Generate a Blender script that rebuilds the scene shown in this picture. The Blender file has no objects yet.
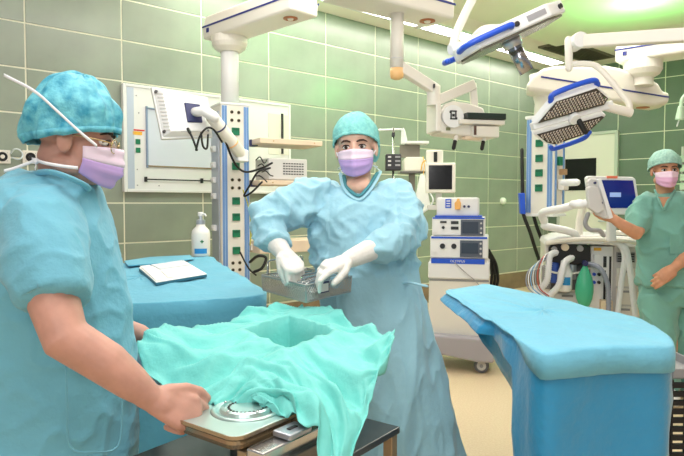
import bpy, bmesh, math, random
import numpy as np
from mathutils import Vector, Matrix, noise
random.seed(7)
scn = bpy.context.scene
COL = scn.collection
V = Vector
# ------------------------------------------------------------------ camera, light, exposure
FPX = 600.0; CH = 1.33; PITCH = math.atan(25 / FPX)
cam_d = bpy.data.cameras.new('camera'); cam = bpy.data.objects.new('camera', cam_d); COL.objects.link(cam)
cam_d.sensor_width = 36.0; cam_d.lens = 36.0 * FPX / 684.0; cam_d.clip_start = 0.05; cam_d.clip_end = 60
cam.location = (0, 0, CH); cam.rotation_euler = (math.pi / 2 - PITCH, 0, 0)
scn.camera = cam
scn.view_settings.view_transform = 'Standard'; scn.view_settings.look = 'None'
scn.view_settings.gamma = 1; scn.view_settings.use_curve_mapping = False
scn.view_settings.exposure = 0.0
wd = bpy.data.worlds.new('room_glow'); scn.world = wd; wd.use_nodes = True
wd.node_tree.nodes['Background'].inputs[0].default_value = (1.0, 0.985, 0.96, 1)
wd.node_tree.nodes['Background'].inputs[1].default_value = 0.4
D1 = V((.7566, .6539, 0)); N1 = V((.6539, -.7566, 0))      # long tiled wall: direction and inward normal
O1 = V((-1.93, 5.316, 0))
CORNER = O1 + D1 * 7.057
D2 = V((.7306, -.6828, 0)); N2 = V((-.6828, -.7306, 0))     # far tiled wall
CEIL = 3.47
def area_light(name, loc, size, sizey, energy, color, rot):
    l = bpy.data.lights.new(name, 'AREA'); l.shape = 'RECTANGLE'; l.size = size; l.size_y = sizey
    l.energy = energy; l.color = color
    o = bpy.data.objects.new(name, l); COL.objects.link(o); o.location = loc; o.rotation_euler = rot
    return o
R1 = math.atan2(D1.y, D1.x); R2 = math.atan2(D2.y, D2.x)
area_light('ceiling_daylight_lamp', (0.2, 1.0, CEIL - .03), 2.6, 1.6, 62, (1, .985, .96), (0, 0, R1))
area_light('ceiling_rear_lamp', (-0.6, -2.2, CEIL - .1), 3.0, 1.6, 85, (1, .985, .96), (math.radians(35), 0, 0))
area_light('added_wall_fill', (-.5, 3.6, CEIL - .03), 2.2, .6, 45, (1, .985, .96), (0, 0, R1))  # added fill light under the ceiling to brighten the walls
area_light('ceiling_far_lamp', (2.6, 5.4, CEIL - .07), 2.4, 1.4, 70, (1, .97, .92), (0, 0, R1))

area_light('added_upfill_middle', (.35, 4.05, 2.86), .7, .14, 26, (1, .96, .9), (math.pi, 0, .64))  # added upward fill over the middle beam, brightens the ceiling; no fixture
area_light('added_upfill_right', (3.1, 5.2, 2.92), .9, .14, 12, (1, .96, .9), (math.pi, 0, -.72))  # same added ceiling fill above the right beam
area_light('added_upfill_left', (-.6, 4.78, 2.96), .6, .14, 9, (1, .96, .9), (math.pi, 0, -.77))  # weaker added ceiling fill above the left beam
fl_d = bpy.data.lights.new('added_flash_fill', 'SPOT'); fl_d.energy = 215; fl_d.spot_size = math.radians(95); fl_d.spot_blend = 1; fl_d.shadow_soft_size = .3; fl_d.color = (1, .99, .97)  # added flash behind the camera, lifts the dark ceiling and upper walls
fl_o = bpy.data.objects.new('added_flash_fill', fl_d); COL.objects.link(fl_o); fl_o.location = (-.1, -.5, 2.1)
fl_o.rotation_euler = (V((.9, 5.6, 4.6)) - fl_o.location).to_track_quat('-Z', 'Y').to_euler()
# ------------------------------------------------------------------ projection helpers
_fw = V((0, math.cos(PITCH), -math.sin(PITCH))); _up = V((0, math.sin(PITCH), math.cos(PITCH)))
def P(px, py, Y):
    d = _fw + V((1, 0, 0)) * ((px - 342) / FPX) + _up * ((228 - py) / FPX)
    return V((0, 0, CH)) + d * (Y / d.y)
def Q(px, py, z):
    d = _fw + V((1, 0, 0)) * ((px - 342) / FPX) + _up * ((228 - py) / FPX)
    return V((0, 0, CH)) + d * ((z - CH) / d.z)

# ------------------------------------------------------------------ materials
def lin(c):
    def f(x):
        x /= 255.0
        return x / 12.92 if x <= .04045 else ((x + .055) / 1.055) ** 2.4
    return (f(c[0]), f(c[1]), f(c[2]), 1)
_M = {}
def mat(name, rgb, rough=.5, metal=0, var=0, vscale=8, bump=0, bscale=60, emit=0, alpha=1, trans=0, sss=0, spec=.5, coat=0, rgb2=None, sheen=0, det=4):
    if name in _M: return _M[name]
    m = bpy.data.materials.new(name); m.use_nodes = True; nt = m.node_tree; b = nt.nodes['Principled BSDF']
    c = lin(rgb); b.inputs['Base Color'].default_value = c
    b.inputs['Roughness'].default_value = rough; b.inputs['Metallic'].default_value = metal
    b.inputs['Specular IOR Level'].default_value = spec
    if coat: b.inputs['Coat Weight'].default_value = coat
    if sheen: b.inputs['Sheen Weight'].default_value = sheen
    if emit:
        b.inputs['Emission Color'].default_value = c; b.inputs['Emission Strength'].default_value = emit
    if alpha < 1: b.inputs['Alpha'].default_value = alpha
    if trans: b.inputs['Transmission Weight'].default_value = trans
    if sss:
        b.inputs['Subsurface Weight'].default_value = sss; b.inputs['Subsurface Radius'].default_value = (.012, .005, .003)
        b.inputs['Subsurface Scale'].default_value = 1
    tc = nt.nodes.new('ShaderNodeTexCoord')
    if var or rgb2:
        n = nt.nodes.new('ShaderNodeTexNoise'); n.inputs['Scale'].default_value = vscale; n.inputs['Detail'].default_value = det
        nt.links.new(tc.outputs['Object'], n.inputs['Vector'])
        r = nt.nodes.new('ShaderNodeValToRGB'); e = r.color_ramp.elements
        e[0].position = .32; e[1].position = .68
        k = 1 - var
        e[0].color = lin(rgb2) if rgb2 else (c[0] * k, c[1] * k, c[2] * k, 1)
        e[1].color = c if rgb2 else (min(1, c[0] * (1 + var * .5)), min(1, c[1] * (1 + var * .5)), min(1, c[2] * (1 + var * .5)), 1)
        nt.links.new(n.outputs['Fac'], r.inputs['Fac']); nt.links.new(r.outputs['Color'], b.inputs['Base Color'])
    if bump:
        n2 = nt.nodes.new('ShaderNodeTexNoise'); n2.inputs['Scale'].default_value = bscale; n2.inputs['Detail'].default_value = 3
        nt.links.new(tc.outputs['Object'], n2.inputs['Vector'])
        bp = nt.nodes.new('ShaderNodeBump'); bp.inputs['Strength'].default_value = bump; bp.inputs['Distance'].default_value = .01
        nt.links.new(n2.outputs['Fac'], bp.inputs['Height']); nt.links.new(bp.outputs['Normal'], b.inputs['Normal'])
    _M[name] = m
    return m
WHITE = mat('white_enamel', (232, 232, 232), .35)
CREAM = mat('cream_enamel', (230, 225, 215), .4)
GREYW = mat('light_grey_plastic', (205, 203, 200), .45)
GREY = mat('grey_plastic', (150, 150, 152), .5)
PUTTY = mat('lilac_grey_plastic', (168, 164, 172), .5)
DARK = mat('dark_plastic', (38, 38, 42), .45)
BLACK = mat('black_rubber', (18, 18, 20), .55)
SCREENB = mat('black_screen', (14, 15, 18), .12)
NAVY = mat('navy_plastic', (38, 44, 92), .4)
BLUE = mat('blue_plastic', (35, 85, 205), .35)
STRIPE = mat('blue_stripe', (40, 50, 130), .4)
ALUB = mat('anodised_blue_rail', (120, 160, 215), .3, .35)
ALU = mat('aluminium', (190, 195, 205), .3, .8)
STEEL = mat('stainless_steel', (205, 205, 205), .24, .95, var=.1, vscale=20)
DSTEEL = mat('brushed_steel', (120, 118, 115), .32, .9, var=.2, vscale=6)
BRASS = mat('brass_rim', (196, 160, 110), .3, .7)
GREEN = mat('green_socket', (22, 120, 84), .4)
LGREEN = mat('pale_green_plate', (190, 220, 190), .5)
WOODC = mat('beech_shelf', (226, 205, 180), .45, var=.08, vscale=5)
ORANGE = mat('amber_knob', (238, 190, 130), .4)
RED = mat('red_label', (205, 45, 40), .5)
YELLOW = mat('yellow_label', (235, 180, 60), .5)
PAPER = mat('white_paper', (242, 242, 240), .7, var=.04, vscale=12)
HOSE = mat('white_hose', (232, 234, 236), .4)
GHOSE = mat('grey_hose', (150, 156, 172), .45)

# ------------------------------------------------------------------ geometry collector
def frame_of(t):
    t = t.normalized(); a = V((0, 0, 1)) if abs(t.z) < .9 else V((1, 0, 0))
    x = t.cross(a).normalized(); return x, x.cross(t).normalized()
class G:
    def __init__(s): s.v = []; s.f = []
    def add(s, vs, fs):
        o = len(s.v); s.v += [V(p) for p in vs]; s.f += [tuple(i + o for i in f) for f in fs]; return s
    def box(s, c, d, M=None):
        x, y, z = d[0] / 2, d[1] / 2, d[2] / 2; c = V(c)
        p = [c + V((i * x, j * y, k * z)) for i in (-1, 1) for j in (-1, 1) for k in (-1, 1)]
        if M is not None: p = [M @ q for q in p]
        return s.add(p, [(0, 1, 3, 2), (4, 6, 7, 5), (0, 4, 5, 1), (2, 3, 7, 6), (0, 2, 6, 4), (1, 5, 7, 3)])
    def quadbox(s, a, b, c, d, n):          # slab: four corners, thickness vector n
        p = [V(q) for q in (a, b, c, d)]; n = V(n); p += [q + n for q in p]
        return s.add(p, [(0, 1, 2, 3), (7, 6, 5, 4), (0, 4, 5, 1), (1, 5, 6, 2), (2, 6, 7, 3), (3, 7, 4, 0)])
    def prism(s, poly, n, M=None):           # polygon (3D points) extruded along n
        k = len(poly); p = [V(q) for q in poly]; n = V(n); p += [q + n for q in p]
        if M is not None: p = [M @ q for q in p]
        return s.add(p, [tuple(range(k)), tuple(range(2 * k - 1, k - 1, -1))] + [(i, i + k, (i + 1) % k + k, (i + 1) % k) for i in range(k)])
    def tube(s, pts, r, seg=10, ends=True, flat=1.0, up=None):
        pts = [V(p) for p in pts]; n = len(pts)
        rr = [r] * n if not hasattr(r, '__len__') else list(r)
        if ends:
            t0 = (pts[0] - pts[1]).normalized(); t1 = (pts[-1] - pts[-2]).normalized()
            a0, a1, r0, r1 = pts[0], pts[-1], rr[0], rr[-1]
            pts = [a0 + t0 * r0 * .95, a0 + t0 * r0 * .7] + pts + [a1 + t1 * r1 * .7, a1 + t1 * r1 * .95]
            rr = [r0 * .3, r0 * .71] + rr + [r1 * .71, r1 * .3]; n += 4
        rings = []; x = None
        for i in range(n):
            t = (pts[min(i + 1, n - 1)] - pts[max(i - 1, 0)]).normalized()
            if x is None:
                if up is not None: x = (V(up) - t * t.dot(V(up))).normalized()
                else: x = frame_of(t)[0]
            else: x = (x - t * x.dot(t)).normalized()
            y = t.cross(x)
            rings.append([pts[i] + (x * math.cos(2 * math.pi * k / seg) + y * math.sin(2 * math.pi * k / seg) * flat) * rr[i] for k in range(seg)])
        return s.loft(rings)
    def loft(s, rings, cap=True, closed=True):
        o = len(s.v); k = len(rings[0])
        for r in rings: s.v += [V(p) for p in r]
        for i in range(len(rings) - 1):
            for j in range(k if closed else k - 1):
                a = o + i * k + j; b = o + i * k + (j + 1) % k
                s.f.append((a, b, b + k, a + k))
        if cap:
            s.f.append(tuple(o + j for j in range(k - 1, -1, -1))); e = o + (len(rings) - 1) * k
            s.f.append(tuple(e + j for j in range(k)))
        return s
    def cyl(s, a, b, r, seg=20, r2=None):
        return s.tube([a, b], [r, r if r2 is None else r2], seg, ends=False)
    def lathe(s, prof, c=(0, 0, 0), seg=24, M=None, sx=1, sy=1):
        c = V(c); rings = []
        for r, z in prof:
            q = [c + V((r * sx * math.cos(2 * math.pi * k / seg), r * sy * math.sin(2 * math.pi * k / seg), z)) for k in range(seg)]
            rings.append([M @ p for p in q] if M is not None else q)
        return s.loft(rings)
    def ell(s, c, r, seg=20, n=12, M=None):
        c = V(c); rings = []
        for i in range(1, n):
            a = math.pi * i / n
            q = [c + V((r[0] * math.sin(a) * math.cos(2 * math.pi * k / seg), r[1] * math.sin(a) * math.sin(2 * math.pi * k / seg), -r[2] * math.cos(a))) for k in range(seg)]
            rings.append([M @ p for p in q] if M is not None else q)
        return s.loft(rings)
    def grid(s, rows):
        o = len(s.v); k = len(rows[0])
        for r in rows: s.v += [V(p) for p in r]
        for i in range(len(rows) - 1):
            for j in range(k - 1):
                a = o + i * k + j; s.f.append((a, a + 1, a + k + 1, a + k))
        return s
    def out(s, name, m, parent=None, smooth=False, bevel=0, world=False, solid=0, sub=0, seg=2, label=None, fixn=True):
        me = bpy.data.meshes.new(name); me.from_pydata([tuple(p) for p in s.v], [], s.f)
        if fixn:
            bm = bmesh.new(); bm.from_mesh(me); bmesh.ops.recalc_face_normals(bm, faces=bm.faces); bm.to_mesh(me); bm.free()
        return finish(me, name, m, parent, smooth, bevel, world, solid, sub, seg, label)
def wmat(o):
    M = o.matrix_basis.copy()
    while o.parent: o = o.parent; M = o.matrix_basis @ M
    return M
def finish(me, name, m, parent=None, smooth=False, bevel=0, world=False, solid=0, sub=0, seg=2, label=None):
    o = bpy.data.objects.new(name, me); COL.objects.link(o)
    if m: me.materials.append(m)
    if parent:
        if world: me.transform(wmat(parent).inverted())
        o.parent = parent
    if smooth: me.shade_smooth()
    if solid:
        q = o.modifiers.new('s', 'SOLIDIFY'); q.thickness = solid; q.offset = 0
    if bevel:
        q = o.modifiers.new('b', 'BEVEL'); q.width = bevel; q.segments = seg; q.limit_method = 'ANGLE'; q.angle_limit = math.radians(35)
    if sub:
        q = o.modifiers.new('u', 'SUBSURF'); q.levels = sub; q.render_levels = sub
    if label: o['label'] = label
    return o
def thing(name, label, cat, loc=(0, 0, 0), rotz=0, group=None):
    o = bpy.data.objects.new(name, None); COL.objects.link(o); o.empty_display_size = .1
    o.location = loc; o.rotation_euler = (0, 0, rotz); o['label'] = label; o['category'] = cat
    if group: o['group'] = group
    return o
def tag(o, label, cat, group=None):
    o['label'] = label; o['category'] = cat
    if group: o['group'] = group
    return o
def struct(o, label=None):
    o['kind'] = 'structure'
    if label: o['label'] = label
    return o
def dup(me, name, parent, loc, rotz=0):
    o = bpy.data.objects.new(name, me); COL.objects.link(o); o.parent = parent; o.location = loc; o.rotation_euler = (0, 0, rotz); return o
def remesh(g, voxel, smooth=2, fac=.5):
    me = bpy.data.meshes.new('tmp'); me.from_pydata([tuple(p) for p in g.v], [], g.f)
    bm = bmesh.new(); bm.from_mesh(me); bmesh.ops.triangulate(bm, faces=[f for f in bm.faces if len(f.verts) > 4]); bmesh.ops.recalc_face_normals(bm, faces=bm.faces); bm.to_mesh(me); bm.free()
    o = bpy.data.objects.new('tmp', me); COL.objects.link(o)
    q = o.modifiers.new('r', 'REMESH'); q.mode = 'VOXEL'; q.voxel_size = voxel
    if smooth:
        q = o.modifiers.new('s', 'SMOOTH'); q.factor = fac; q.iterations = smooth
    dg = bpy.context.evaluated_depsgraph_get(); ev = o.evaluated_get(dg)
    r = bpy.data.meshes.new_from_object(ev)
    bpy.data.objects.remove(o); bpy.data.meshes.remove(me)
    return r
def ridged(p, k):
    return 1 - 2 * abs(noise.noise(p * k))
def crease(p, k):                            # thin raised crease lines
    return max(0, 1 - 2.2 * abs(noise.noise(p * k))) ** 2
def puck(p, k):                              # sharp-ridged puckers
    return noise.voronoi(p * k)[0][0] - .45
def displace(me, fn):                       # push each vertex along its normal by fn(position, normal)
    vs = [(v.co.copy(), v.normal.copy()) for v in me.vertices]
    for v, (c, n) in zip(me.vertices, vs): v.co = c + n * fn(c, n)
    me.update()
def crom(p0, p1, p2, p3, t):
    return .5 * ((2 * p1) + (p2 - p0) * t + (2 * p0 - 5 * p1 + 4 * p2 - p3) * t * t + (3 * p1 - p0 - 3 * p2 + p3) * t ** 3)
def spline(pts, n, closed=False):
    pts = [V(p) for p in pts]; k = len(pts); out = []
    for i in range(k - 1):
        a = pts[i - 1] if i else pts[0] * 2 - pts[1]; d = pts[i + 2] if i + 2 < k else pts[-1] * 2 - pts[-2]
        for j in range(n): out.append(crom(a, pts[i], pts[i + 1], d, j / n))
    out.append(pts[-1]); return out
def patch(ctrl, n):                         # control grid -> dense smooth grid
    rows = [spline(r, n) for r in ctrl]
    cols = [spline([r[j] for r in rows], n) for j in range(len(rows[0]))]
    return [[c[i] for c in cols] for i in range(len(cols[0]))]
# ------------------------------------------------------------------ the room
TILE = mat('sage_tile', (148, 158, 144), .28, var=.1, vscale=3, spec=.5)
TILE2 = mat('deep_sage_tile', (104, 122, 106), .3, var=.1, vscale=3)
GROUT = mat('cream_grout', (236, 234, 214), .8)
FLOORM = mat('terrazzo_beige', (236, 216, 184), .35, vscale=90, rgb2=(222, 198, 160), det=8)
BASEM = mat('brown_base_tile', (142, 120, 96), .5, var=.22, vscale=5)
CEILM = mat('ivory_ceiling', (242, 232, 222), .7)
CEILM2 = mat('pale_ceiling_field', (232, 224, 208), .6)
def yr(g, name, m): return g.out(name, m)
fl = G().quadbox((-5, -3, -.1), (9, -3, -.1), (9, 13, -.1), (-5, 13, -.1), (0, 0, .1)).out('floor', FLOORM); struct(fl, 'beige speckled terrazzo floor')
ce = G().quadbox((-5, -3, CEIL), (9, -3, CEIL), (9, 13, CEIL), (-5, 13, CEIL), (0, 0, .1)).out('ceiling', CEILM); struct(ce, 'ivory ceiling')
def rect_tile(w, h, t, name, m):
    # one tile: chamfered slab, front face at local -y, lower-left corner at the origin
    b = .002; g = .0065
    pts = []
    for x, z, y in [(g, g, 0), (w - g, g, 0), (w - g, h - g, 0), (g, h - g, 0)]: pts.append((x, y, z))
    for x, z in [(g, g), (w - g, g), (w - g, h - g), (g, h - g)]: pts.append((x, -t + b, z))
    for x, z in [(g + b, g + b), (w - g - b, g + b), (w - g - b, h - g - b), (g + b, h - g - b)]: pts.append((x, -t, z))
    f = [(8, 9, 10, 11)]
    for a in (0, 4):
        for i in range(4): f.append((a + i, a + (i + 1) % 4, a + 4 + (i + 1) % 4, a + 4 + i))
    me = bpy.data.meshes.new(name); me.from_pydata(pts, [], f); me.materials.append(m); return me
def tiled_wall(name, label, org, dvec, rz, s0, s1, w, h, xoff, zoff, z0, z1, tm):
    w0 = G().quadbox((s0, 0, 0), (s1, 0, 0), (s1, 0, z1), (s0, 0, z1), (0, .15, 0)).out(name, GROUT)
    w0.location = org; w0.rotation_euler = (0, 0, rz); struct(w0, label)
    meshes = {}
    k0 = math.floor((s0 - xoff) / w)
    k = k0
    while xoff + k * w < s1 - .01:
        x0 = max(s0, xoff + k * w); x1 = min(s1, xoff + (k + 1) * w)
        j = math.floor((z0 - zoff) / h)
        while zoff + j * h < z1 - .01:
            a = max(z0, zoff + j * h); b = min(z1, zoff + (j + 1) * h)
            if x1 - x0 > .02 and b - a > .02:
                key = (round(x1 - x0, 3), round(b - a, 3))
                if key not in meshes: meshes[key] = rect_tile(key[0], key[1], .005, 'tile', tm)
                dup(meshes[key], 'tile', w0, (x0, 0, a))
            j += 1
        k += 1
    return w0
BH = .25
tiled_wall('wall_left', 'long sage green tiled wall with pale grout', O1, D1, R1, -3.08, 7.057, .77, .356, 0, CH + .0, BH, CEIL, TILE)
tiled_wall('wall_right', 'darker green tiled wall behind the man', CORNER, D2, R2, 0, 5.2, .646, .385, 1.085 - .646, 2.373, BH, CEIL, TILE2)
for nm, o_, rz, s0, s1 in (('baseboard_left', O1, R1, -3.08, 7.057), ('baseboard_right', CORNER, R2, 0, 5.2)):
    b = G().quadbox((s0, -.02, 0), (s1, -.02, 0), (s1, -.02, BH), (s0, -.02, BH), (0, .02, 0)).out(nm, BASEM, bevel=.004)
    b.location = o_; b.rotation_euler = (0, 0, rz); struct(b, 'brown speckled tile base strip')
# lowered laminar-flow field of the ceiling, vent grille, lamps
c0 = Q(556, 42, CEIL); a_ = c0; b_ = c0 + D2 * 3.2; d_ = c0 - D1 * 4.2
fld = G().quadbox(a_ - V((0, 0, .06)), b_ - V((0, 0, .06)), b_ - D1 * 4.2 - V((0, 0, .06)), d_ - V((0, 0, .06)), (0, 0, .06)).out('trim_1', CEILM2, bevel=.006); struct(fld, 'lowered pale field panel of the ceiling')
g = thing('ceiling_vent', 'dark square air grille let into the ceiling', 'air vent', V((3.325, 8.56, CEIL - .012)), R1)
G().box((0, 0, .008), (1.28, .42, .008)).out('backing', mat('vent_backing', (96, 88, 74), .8), g)  # plain brown plate behind the slats
for i in range(2): G().box((0, (-1) ** i * .21, 0), (1.32, .03, .024)).out('frame', mat('vent_frame', (110, 102, 86), .5), g)
for i in range(2): G().box(((-1) ** i * .645, 0, 0), (.03, .42, .024)).out('frame', mat('vent_frame', (110, 102, 86), .5), g)
for i in range(9): G().box((0, -.168 + i * .042, -.002), (1.26, .010, .016)).out('slat', mat('vent_slat', (92, 86, 72), .5), g)
LAMP = mat('lamp_diffuser', (255, 250, 240), .5, emit=16.0)
for i in range(4):
    L = 1.5; s_ = 7.057 - .45 - 1.56 * (i + .5)
    p = O1 + D1 * s_ + N1 * .42 + V((0, 0, CEIL))
    lt = thing('ceiling_light', ['recessed strip light nearest the far corner', 'recessed strip light second from the far corner', 'recessed strip light third from the far corner', 'recessed strip light above the left supply column'][i], 'ceiling light', p, R1, 'strip lights along the tiled wall')
    G().box((0, 0, -.004), (L - .06, .22, .012)).out('diffuser', LAMP, lt)
    for sg in (-1, 1):
        G().box((0, sg * .125, -.006), (L, .03, .02)).out('frame', WHITE, lt)
        G().box((sg * (L / 2 - .015), 0, -.006), (.03, .22, .02)).out('frame', WHITE, lt)
# crown strip between lamps and wall
tr = G().quadbox((-3.08, -.27, CEIL - .015), (7.05, -.27, CEIL - .015), (7.05, -.012, CEIL - .015), (-3.08, -.012, CEIL - .015), (0, 0, .015)).out('trim_2', CEILM, bevel=.003)
tr.location = O1; tr.rotation_euler = (0, 0, R1); struct(tr, 'ivory ceiling border along the tiled wall')
# green status lamps on the ceiling
GRN = mat('green_lamp_glow', (90, 255, 120), .4, emit=14)
def green_lamp(p, label, e):
    t = thing('green_ceiling_lamp', label, 'lamp', p, 0)
    G().lathe([(.05, 0), (.05, -.03), (.035, -.045), (.02, -.05)], (0, 0, 0)).out('housing', WHITE, t, smooth=False, bevel=.003)
    G().lathe([(.03, -.046), (.026, -.058), (.01, -.062)], (0, 0, 0)).out('lens', GRN, t, smooth=True)
    l = bpy.data.lights.new('green_light', 'POINT'); l.energy = e; l.color = (.12, 1, .2); l.shadow_soft_size = .04
    o = bpy.data.objects.new('green_light', l); COL.objects.link(o); o.parent = t; o.location = (0, 0, -.26)
green_lamp(Q(640, 2, CEIL - .06), 'small green lamp glowing on the ceiling above the man', 44)
green_lamp(O1 + D1 * 1.45 + N1 * .75 + V((0, 0, CEIL)), 'green lamp on the ceiling above the left supply column', 9)
# ------------------------------------------------------------------ cloth, tables
def cloth_mat(name, rgb, rough=.75, bump=.35, bs=35, var=.06):
    return mat(name, rgb, rough, var=var, vscale=5, bump=bump, bscale=bs, sheen=.15)
TEAL = cloth_mat('teal_wrap', (116, 214, 208), .6)
DRB = cloth_mat('blue_drape', (92, 172, 200))
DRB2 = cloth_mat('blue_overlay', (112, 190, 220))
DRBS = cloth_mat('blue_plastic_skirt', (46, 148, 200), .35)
def facet(p, k):                         # creased-paper relief
    q = p * k
    return noise.noise(q) + .5 * abs(noise.noise(q * 2.1 + V((3, 1, 2)))) * 2 - .5
def table_legs(root, corners, z, r=.018, m=None):
    for c in corners: G().cyl((c[0], c[1], .02), (c[0], c[1], z), r).out('leg', m or STEEL, root, world=True, smooth=True)
# ---- right instrument table with blue drape
A = Q(451, 291, .9); B = Q(487, 284, .9); C = Q(634, 316, .9); Dd = Q(673, 346, .9); E = Q(541, 353, .9)
cen = (A + B + C + Dd + E) / 5
rt = thing('instrument_table', 'steel trolley under the long blue drape on the right', 'table', (cen.x, cen.y, 0))
def inset(p, k): return cen + (p - cen) * k
ins = [inset(q, .86) for q in (A.lerp(E, .15), B, C, Dd, E)]
G().prism([V((q.x, q.y, .865)) for q in ins], (0, 0, .025)).out('tabletop', STEEL, rt, world=True, bevel=.004)
for q in (inset(A.lerp(E, .8), .6), inset(B.lerp(C, .75), .6), inset(Dd, .7), inset(E, .7)):
    lg = G().cyl((q.x, q.y, .09), (q.x, q.y, .866), .016).out('leg', STEEL, rt, world=True, smooth=True)
    G().cyl((q.x - .012, q.y, .045), (q.x + .012, q.y, .045), .045).out('caster', BLACK, lg, world=True, smooth=False)
dr = thing('table_drape', 'bright blue sterile drape hanging over the right table to the floor', 'drape', (cen.x, cen.y, .9))
# boundary loop of the top, dense
loop = [E, E.lerp(Dd, .33), E.lerp(Dd, .66), Dd, Dd.lerp(C, .5) + V((.03, 0, 0)), C, C.lerp(B, .35), C.lerp(B, .7), B, B.lerp(A, .5), A, A.lerp(E, .2), A.lerp(E, .4), A.lerp(E, .6), A.lerp(E, .8)]
NL = len(loop); dl = []
for i in range(NL):
    for j in range(8):
        dl.append(crom(loop[i - 1], loop[i], loop[(i + 1) % NL], loop[(i + 2) % NL], j / 8))
# hang length at the boundary as a fraction around the loop (front to the floor; far left corner stiff)
def hang(i):
    t = i / 8.0                                      # in control indices
    tab = [.84, .84, .84, .84, .84, .8, .7, .6, .35, .12, .035, .05, .045, .06, .11, .84]
    a = int(t) % NL; f = t - int(t); return tab[a] * (1 - f) + tab[(a + 1) % (NL + 1)] * f
rings = []
n = len(dl)
def outn(i):
    t = (dl[(i + 2) % n] - dl[i - 2]).normalized(); return V((t.y, -t.x, 0))
for k, fr in enumerate([0, .15, .3, .45, .6, .72, .82, .9, .955, .985]):
    rings.append([V((cen.x, cen.y, .9)).lerp(p, fr) + V((0, 0, .006 * noise.noise(V((p.x * 6, p.y * 6, fr * 3))))) for p in dl])
rings.append([p + V((0, 0, -.004)) for p in dl])
for k in range(1, 15):
    f = (k / 14) ** 1.25; rr = []
    for i, p in enumerate(dl):
        h = hang(i) * f; o = outn(i)
        w = (.045 * min(1, h / .4)) * (noise.noise(V((p.x * 5.5, p.y * 5.5, 1.5))) * 1.3 + .55 * math.sin(i * .42 + noise.noise(V((p.x * 3, p.y * 3, 9))) * 3)) * (1 - .3 * f)
        sp = .008 + .035 * h + w * .8
        if 9 * 8 < i < 13 * 8: sp += .05 * (1 - h)
        rr.append(V((p.x, p.y, p.z)) + o * sp * (.35 + .65 * f) + V((0, 0, -h + .004 * noise.noise(V((i * .3, h * 6, 2))))))
    rings.append(rr)
top_g = G().loft(rings[:13], cap=False)
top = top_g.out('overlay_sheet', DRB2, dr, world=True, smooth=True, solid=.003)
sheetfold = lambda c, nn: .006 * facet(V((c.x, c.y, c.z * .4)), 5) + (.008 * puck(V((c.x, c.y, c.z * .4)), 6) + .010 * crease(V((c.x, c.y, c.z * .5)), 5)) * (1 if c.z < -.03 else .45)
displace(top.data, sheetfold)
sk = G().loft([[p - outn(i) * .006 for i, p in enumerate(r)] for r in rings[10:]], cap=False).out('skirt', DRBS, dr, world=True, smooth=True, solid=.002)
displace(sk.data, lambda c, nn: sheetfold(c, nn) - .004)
# ---- left long table against the wall with blue drape and overlay
z = .95
FR = Q(270, 296, z); BR = Q(208, 256, z); FL = Q(126, 305, z); BL = Q(120, 264, z)
FLx = FR + (FL - FR) * 1.9; BLx = BR + (BL - BR) * 1.5
tl = thing('side_table', 'long steel table under a blue drape against the tiled wall', 'table', (BR.lerp(FL, .5).x, BR.lerp(FL, .5).y, 0))
c4 = [FR, BR, BLx, FLx]; cc = sum(c4, V()) / 4
ii = [cc + (q - cc) * .95 for q in c4]
G().prism([V((q.x, q.y, .91)) for q in ii], (0, 0, .025)).out('tabletop', STEEL, tl, world=True, bevel=.004)
for q in c4:
    q = cc + (q - cc) * .85; G().cyl((q.x, q.y, 0), (q.x, q.y, .912), .02).out('leg', STEEL, tl, world=True, smooth=True)
sd = thing('blue_table_drape', 'mid blue sterile drape spread over the long table by the wall', 'drape', (cc.x, cc.y, z))
lp = []
for i in range(4):
    for j in range(24): lp.append(c4[i].lerp(c4[(i + 1) % 4], j / 24))
for _ in range(3): lp = [(lp[i - 1] + lp[i] * 2 + lp[(i + 1) % 96]) / 4 for i in range(96)]
rings = []
for fr in [0, .2, .4, .6, .75, .87, .95, .985]:
    rings.append([cc.lerp(p, fr) + V((0, 0, .005 * noise.noise(V((p.x * 5, p.y * 5, fr * 4))))) for p in lp])
for k in range(13):
    f = k / 12; rr = []
    for i, p in enumerate(lp):
        t = (lp[(i + 1) % 96] - lp[i - 1]).normalized(); o = V((-t.y, t.x, 0))
        if o.dot(p - cc) < 0: o = -o
        h = .62 * f
        rr.append(p + o * (.008 + .10 * h * (.5 + noise.noise(V((p.x * 4, p.y * 4, 4))) + .4 * math.sin(i * .9))) + V((0, 0, -h)))
    rings.append(rr)
o = G().loft(rings, cap=False).out('sheet', DRB, sd, world=True, smooth=True, solid=.003)
displace(o.data, lambda c, nn: .006 * facet(c, 5) + .008 * puck(c, 5) + .006 * crease(c, 4))
# folded flap across the back of the drape
fa = [Q(124, 262, z + .012), Q(128, 266.5, z + .012), Q(165, 264, z + .02), Q(194, 259.5, z + .012), Q(190, 256, z + .012), Q(150, 258, z + .012)]
G().prism(fa, (0, 0, .008)).out('folded_edge', DRB, sd, world=True, bevel=.003, smooth=False)
# booklet of sterile packs on the drape
bk = thing('instrument_pack', 'stack of folded white paper packs lying on the blue draped table', 'paper pack', Q(172, 274, z + .004))
BLP = mat('teal_paper', (52, 110, 130), .6)
def pk(z0, th, pts, nm, m): return G().prism([Q(a, b, z0) for a, b in pts], (0, 0, th)).out(nm, m, bk, world=True, bevel=.002)
pk(z + .006, .012, [(139, 271), (185, 263), (207, 277), (156, 286)], 'cover', BLP)
pk(z + .019, .004, [(139, 268), (184, 261), (207, 274.5), (156, 283)], 'sheet', PAPER)
pk(z + .024, .004, [(140, 266.5), (150, 265.5), (164, 280), (156, 281)], 'sheet', PAPER)
pk(z + .024, .003, [(151, 265), (182, 260.5), (190, 265), (160, 269.5)], 'sheet', mat('grey_paper', (206, 212, 220), .7))
pk(z + .024, .003, [(161, 271), (186, 268), (194, 274), (168, 278)], 'sheet', PAPER)
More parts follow.
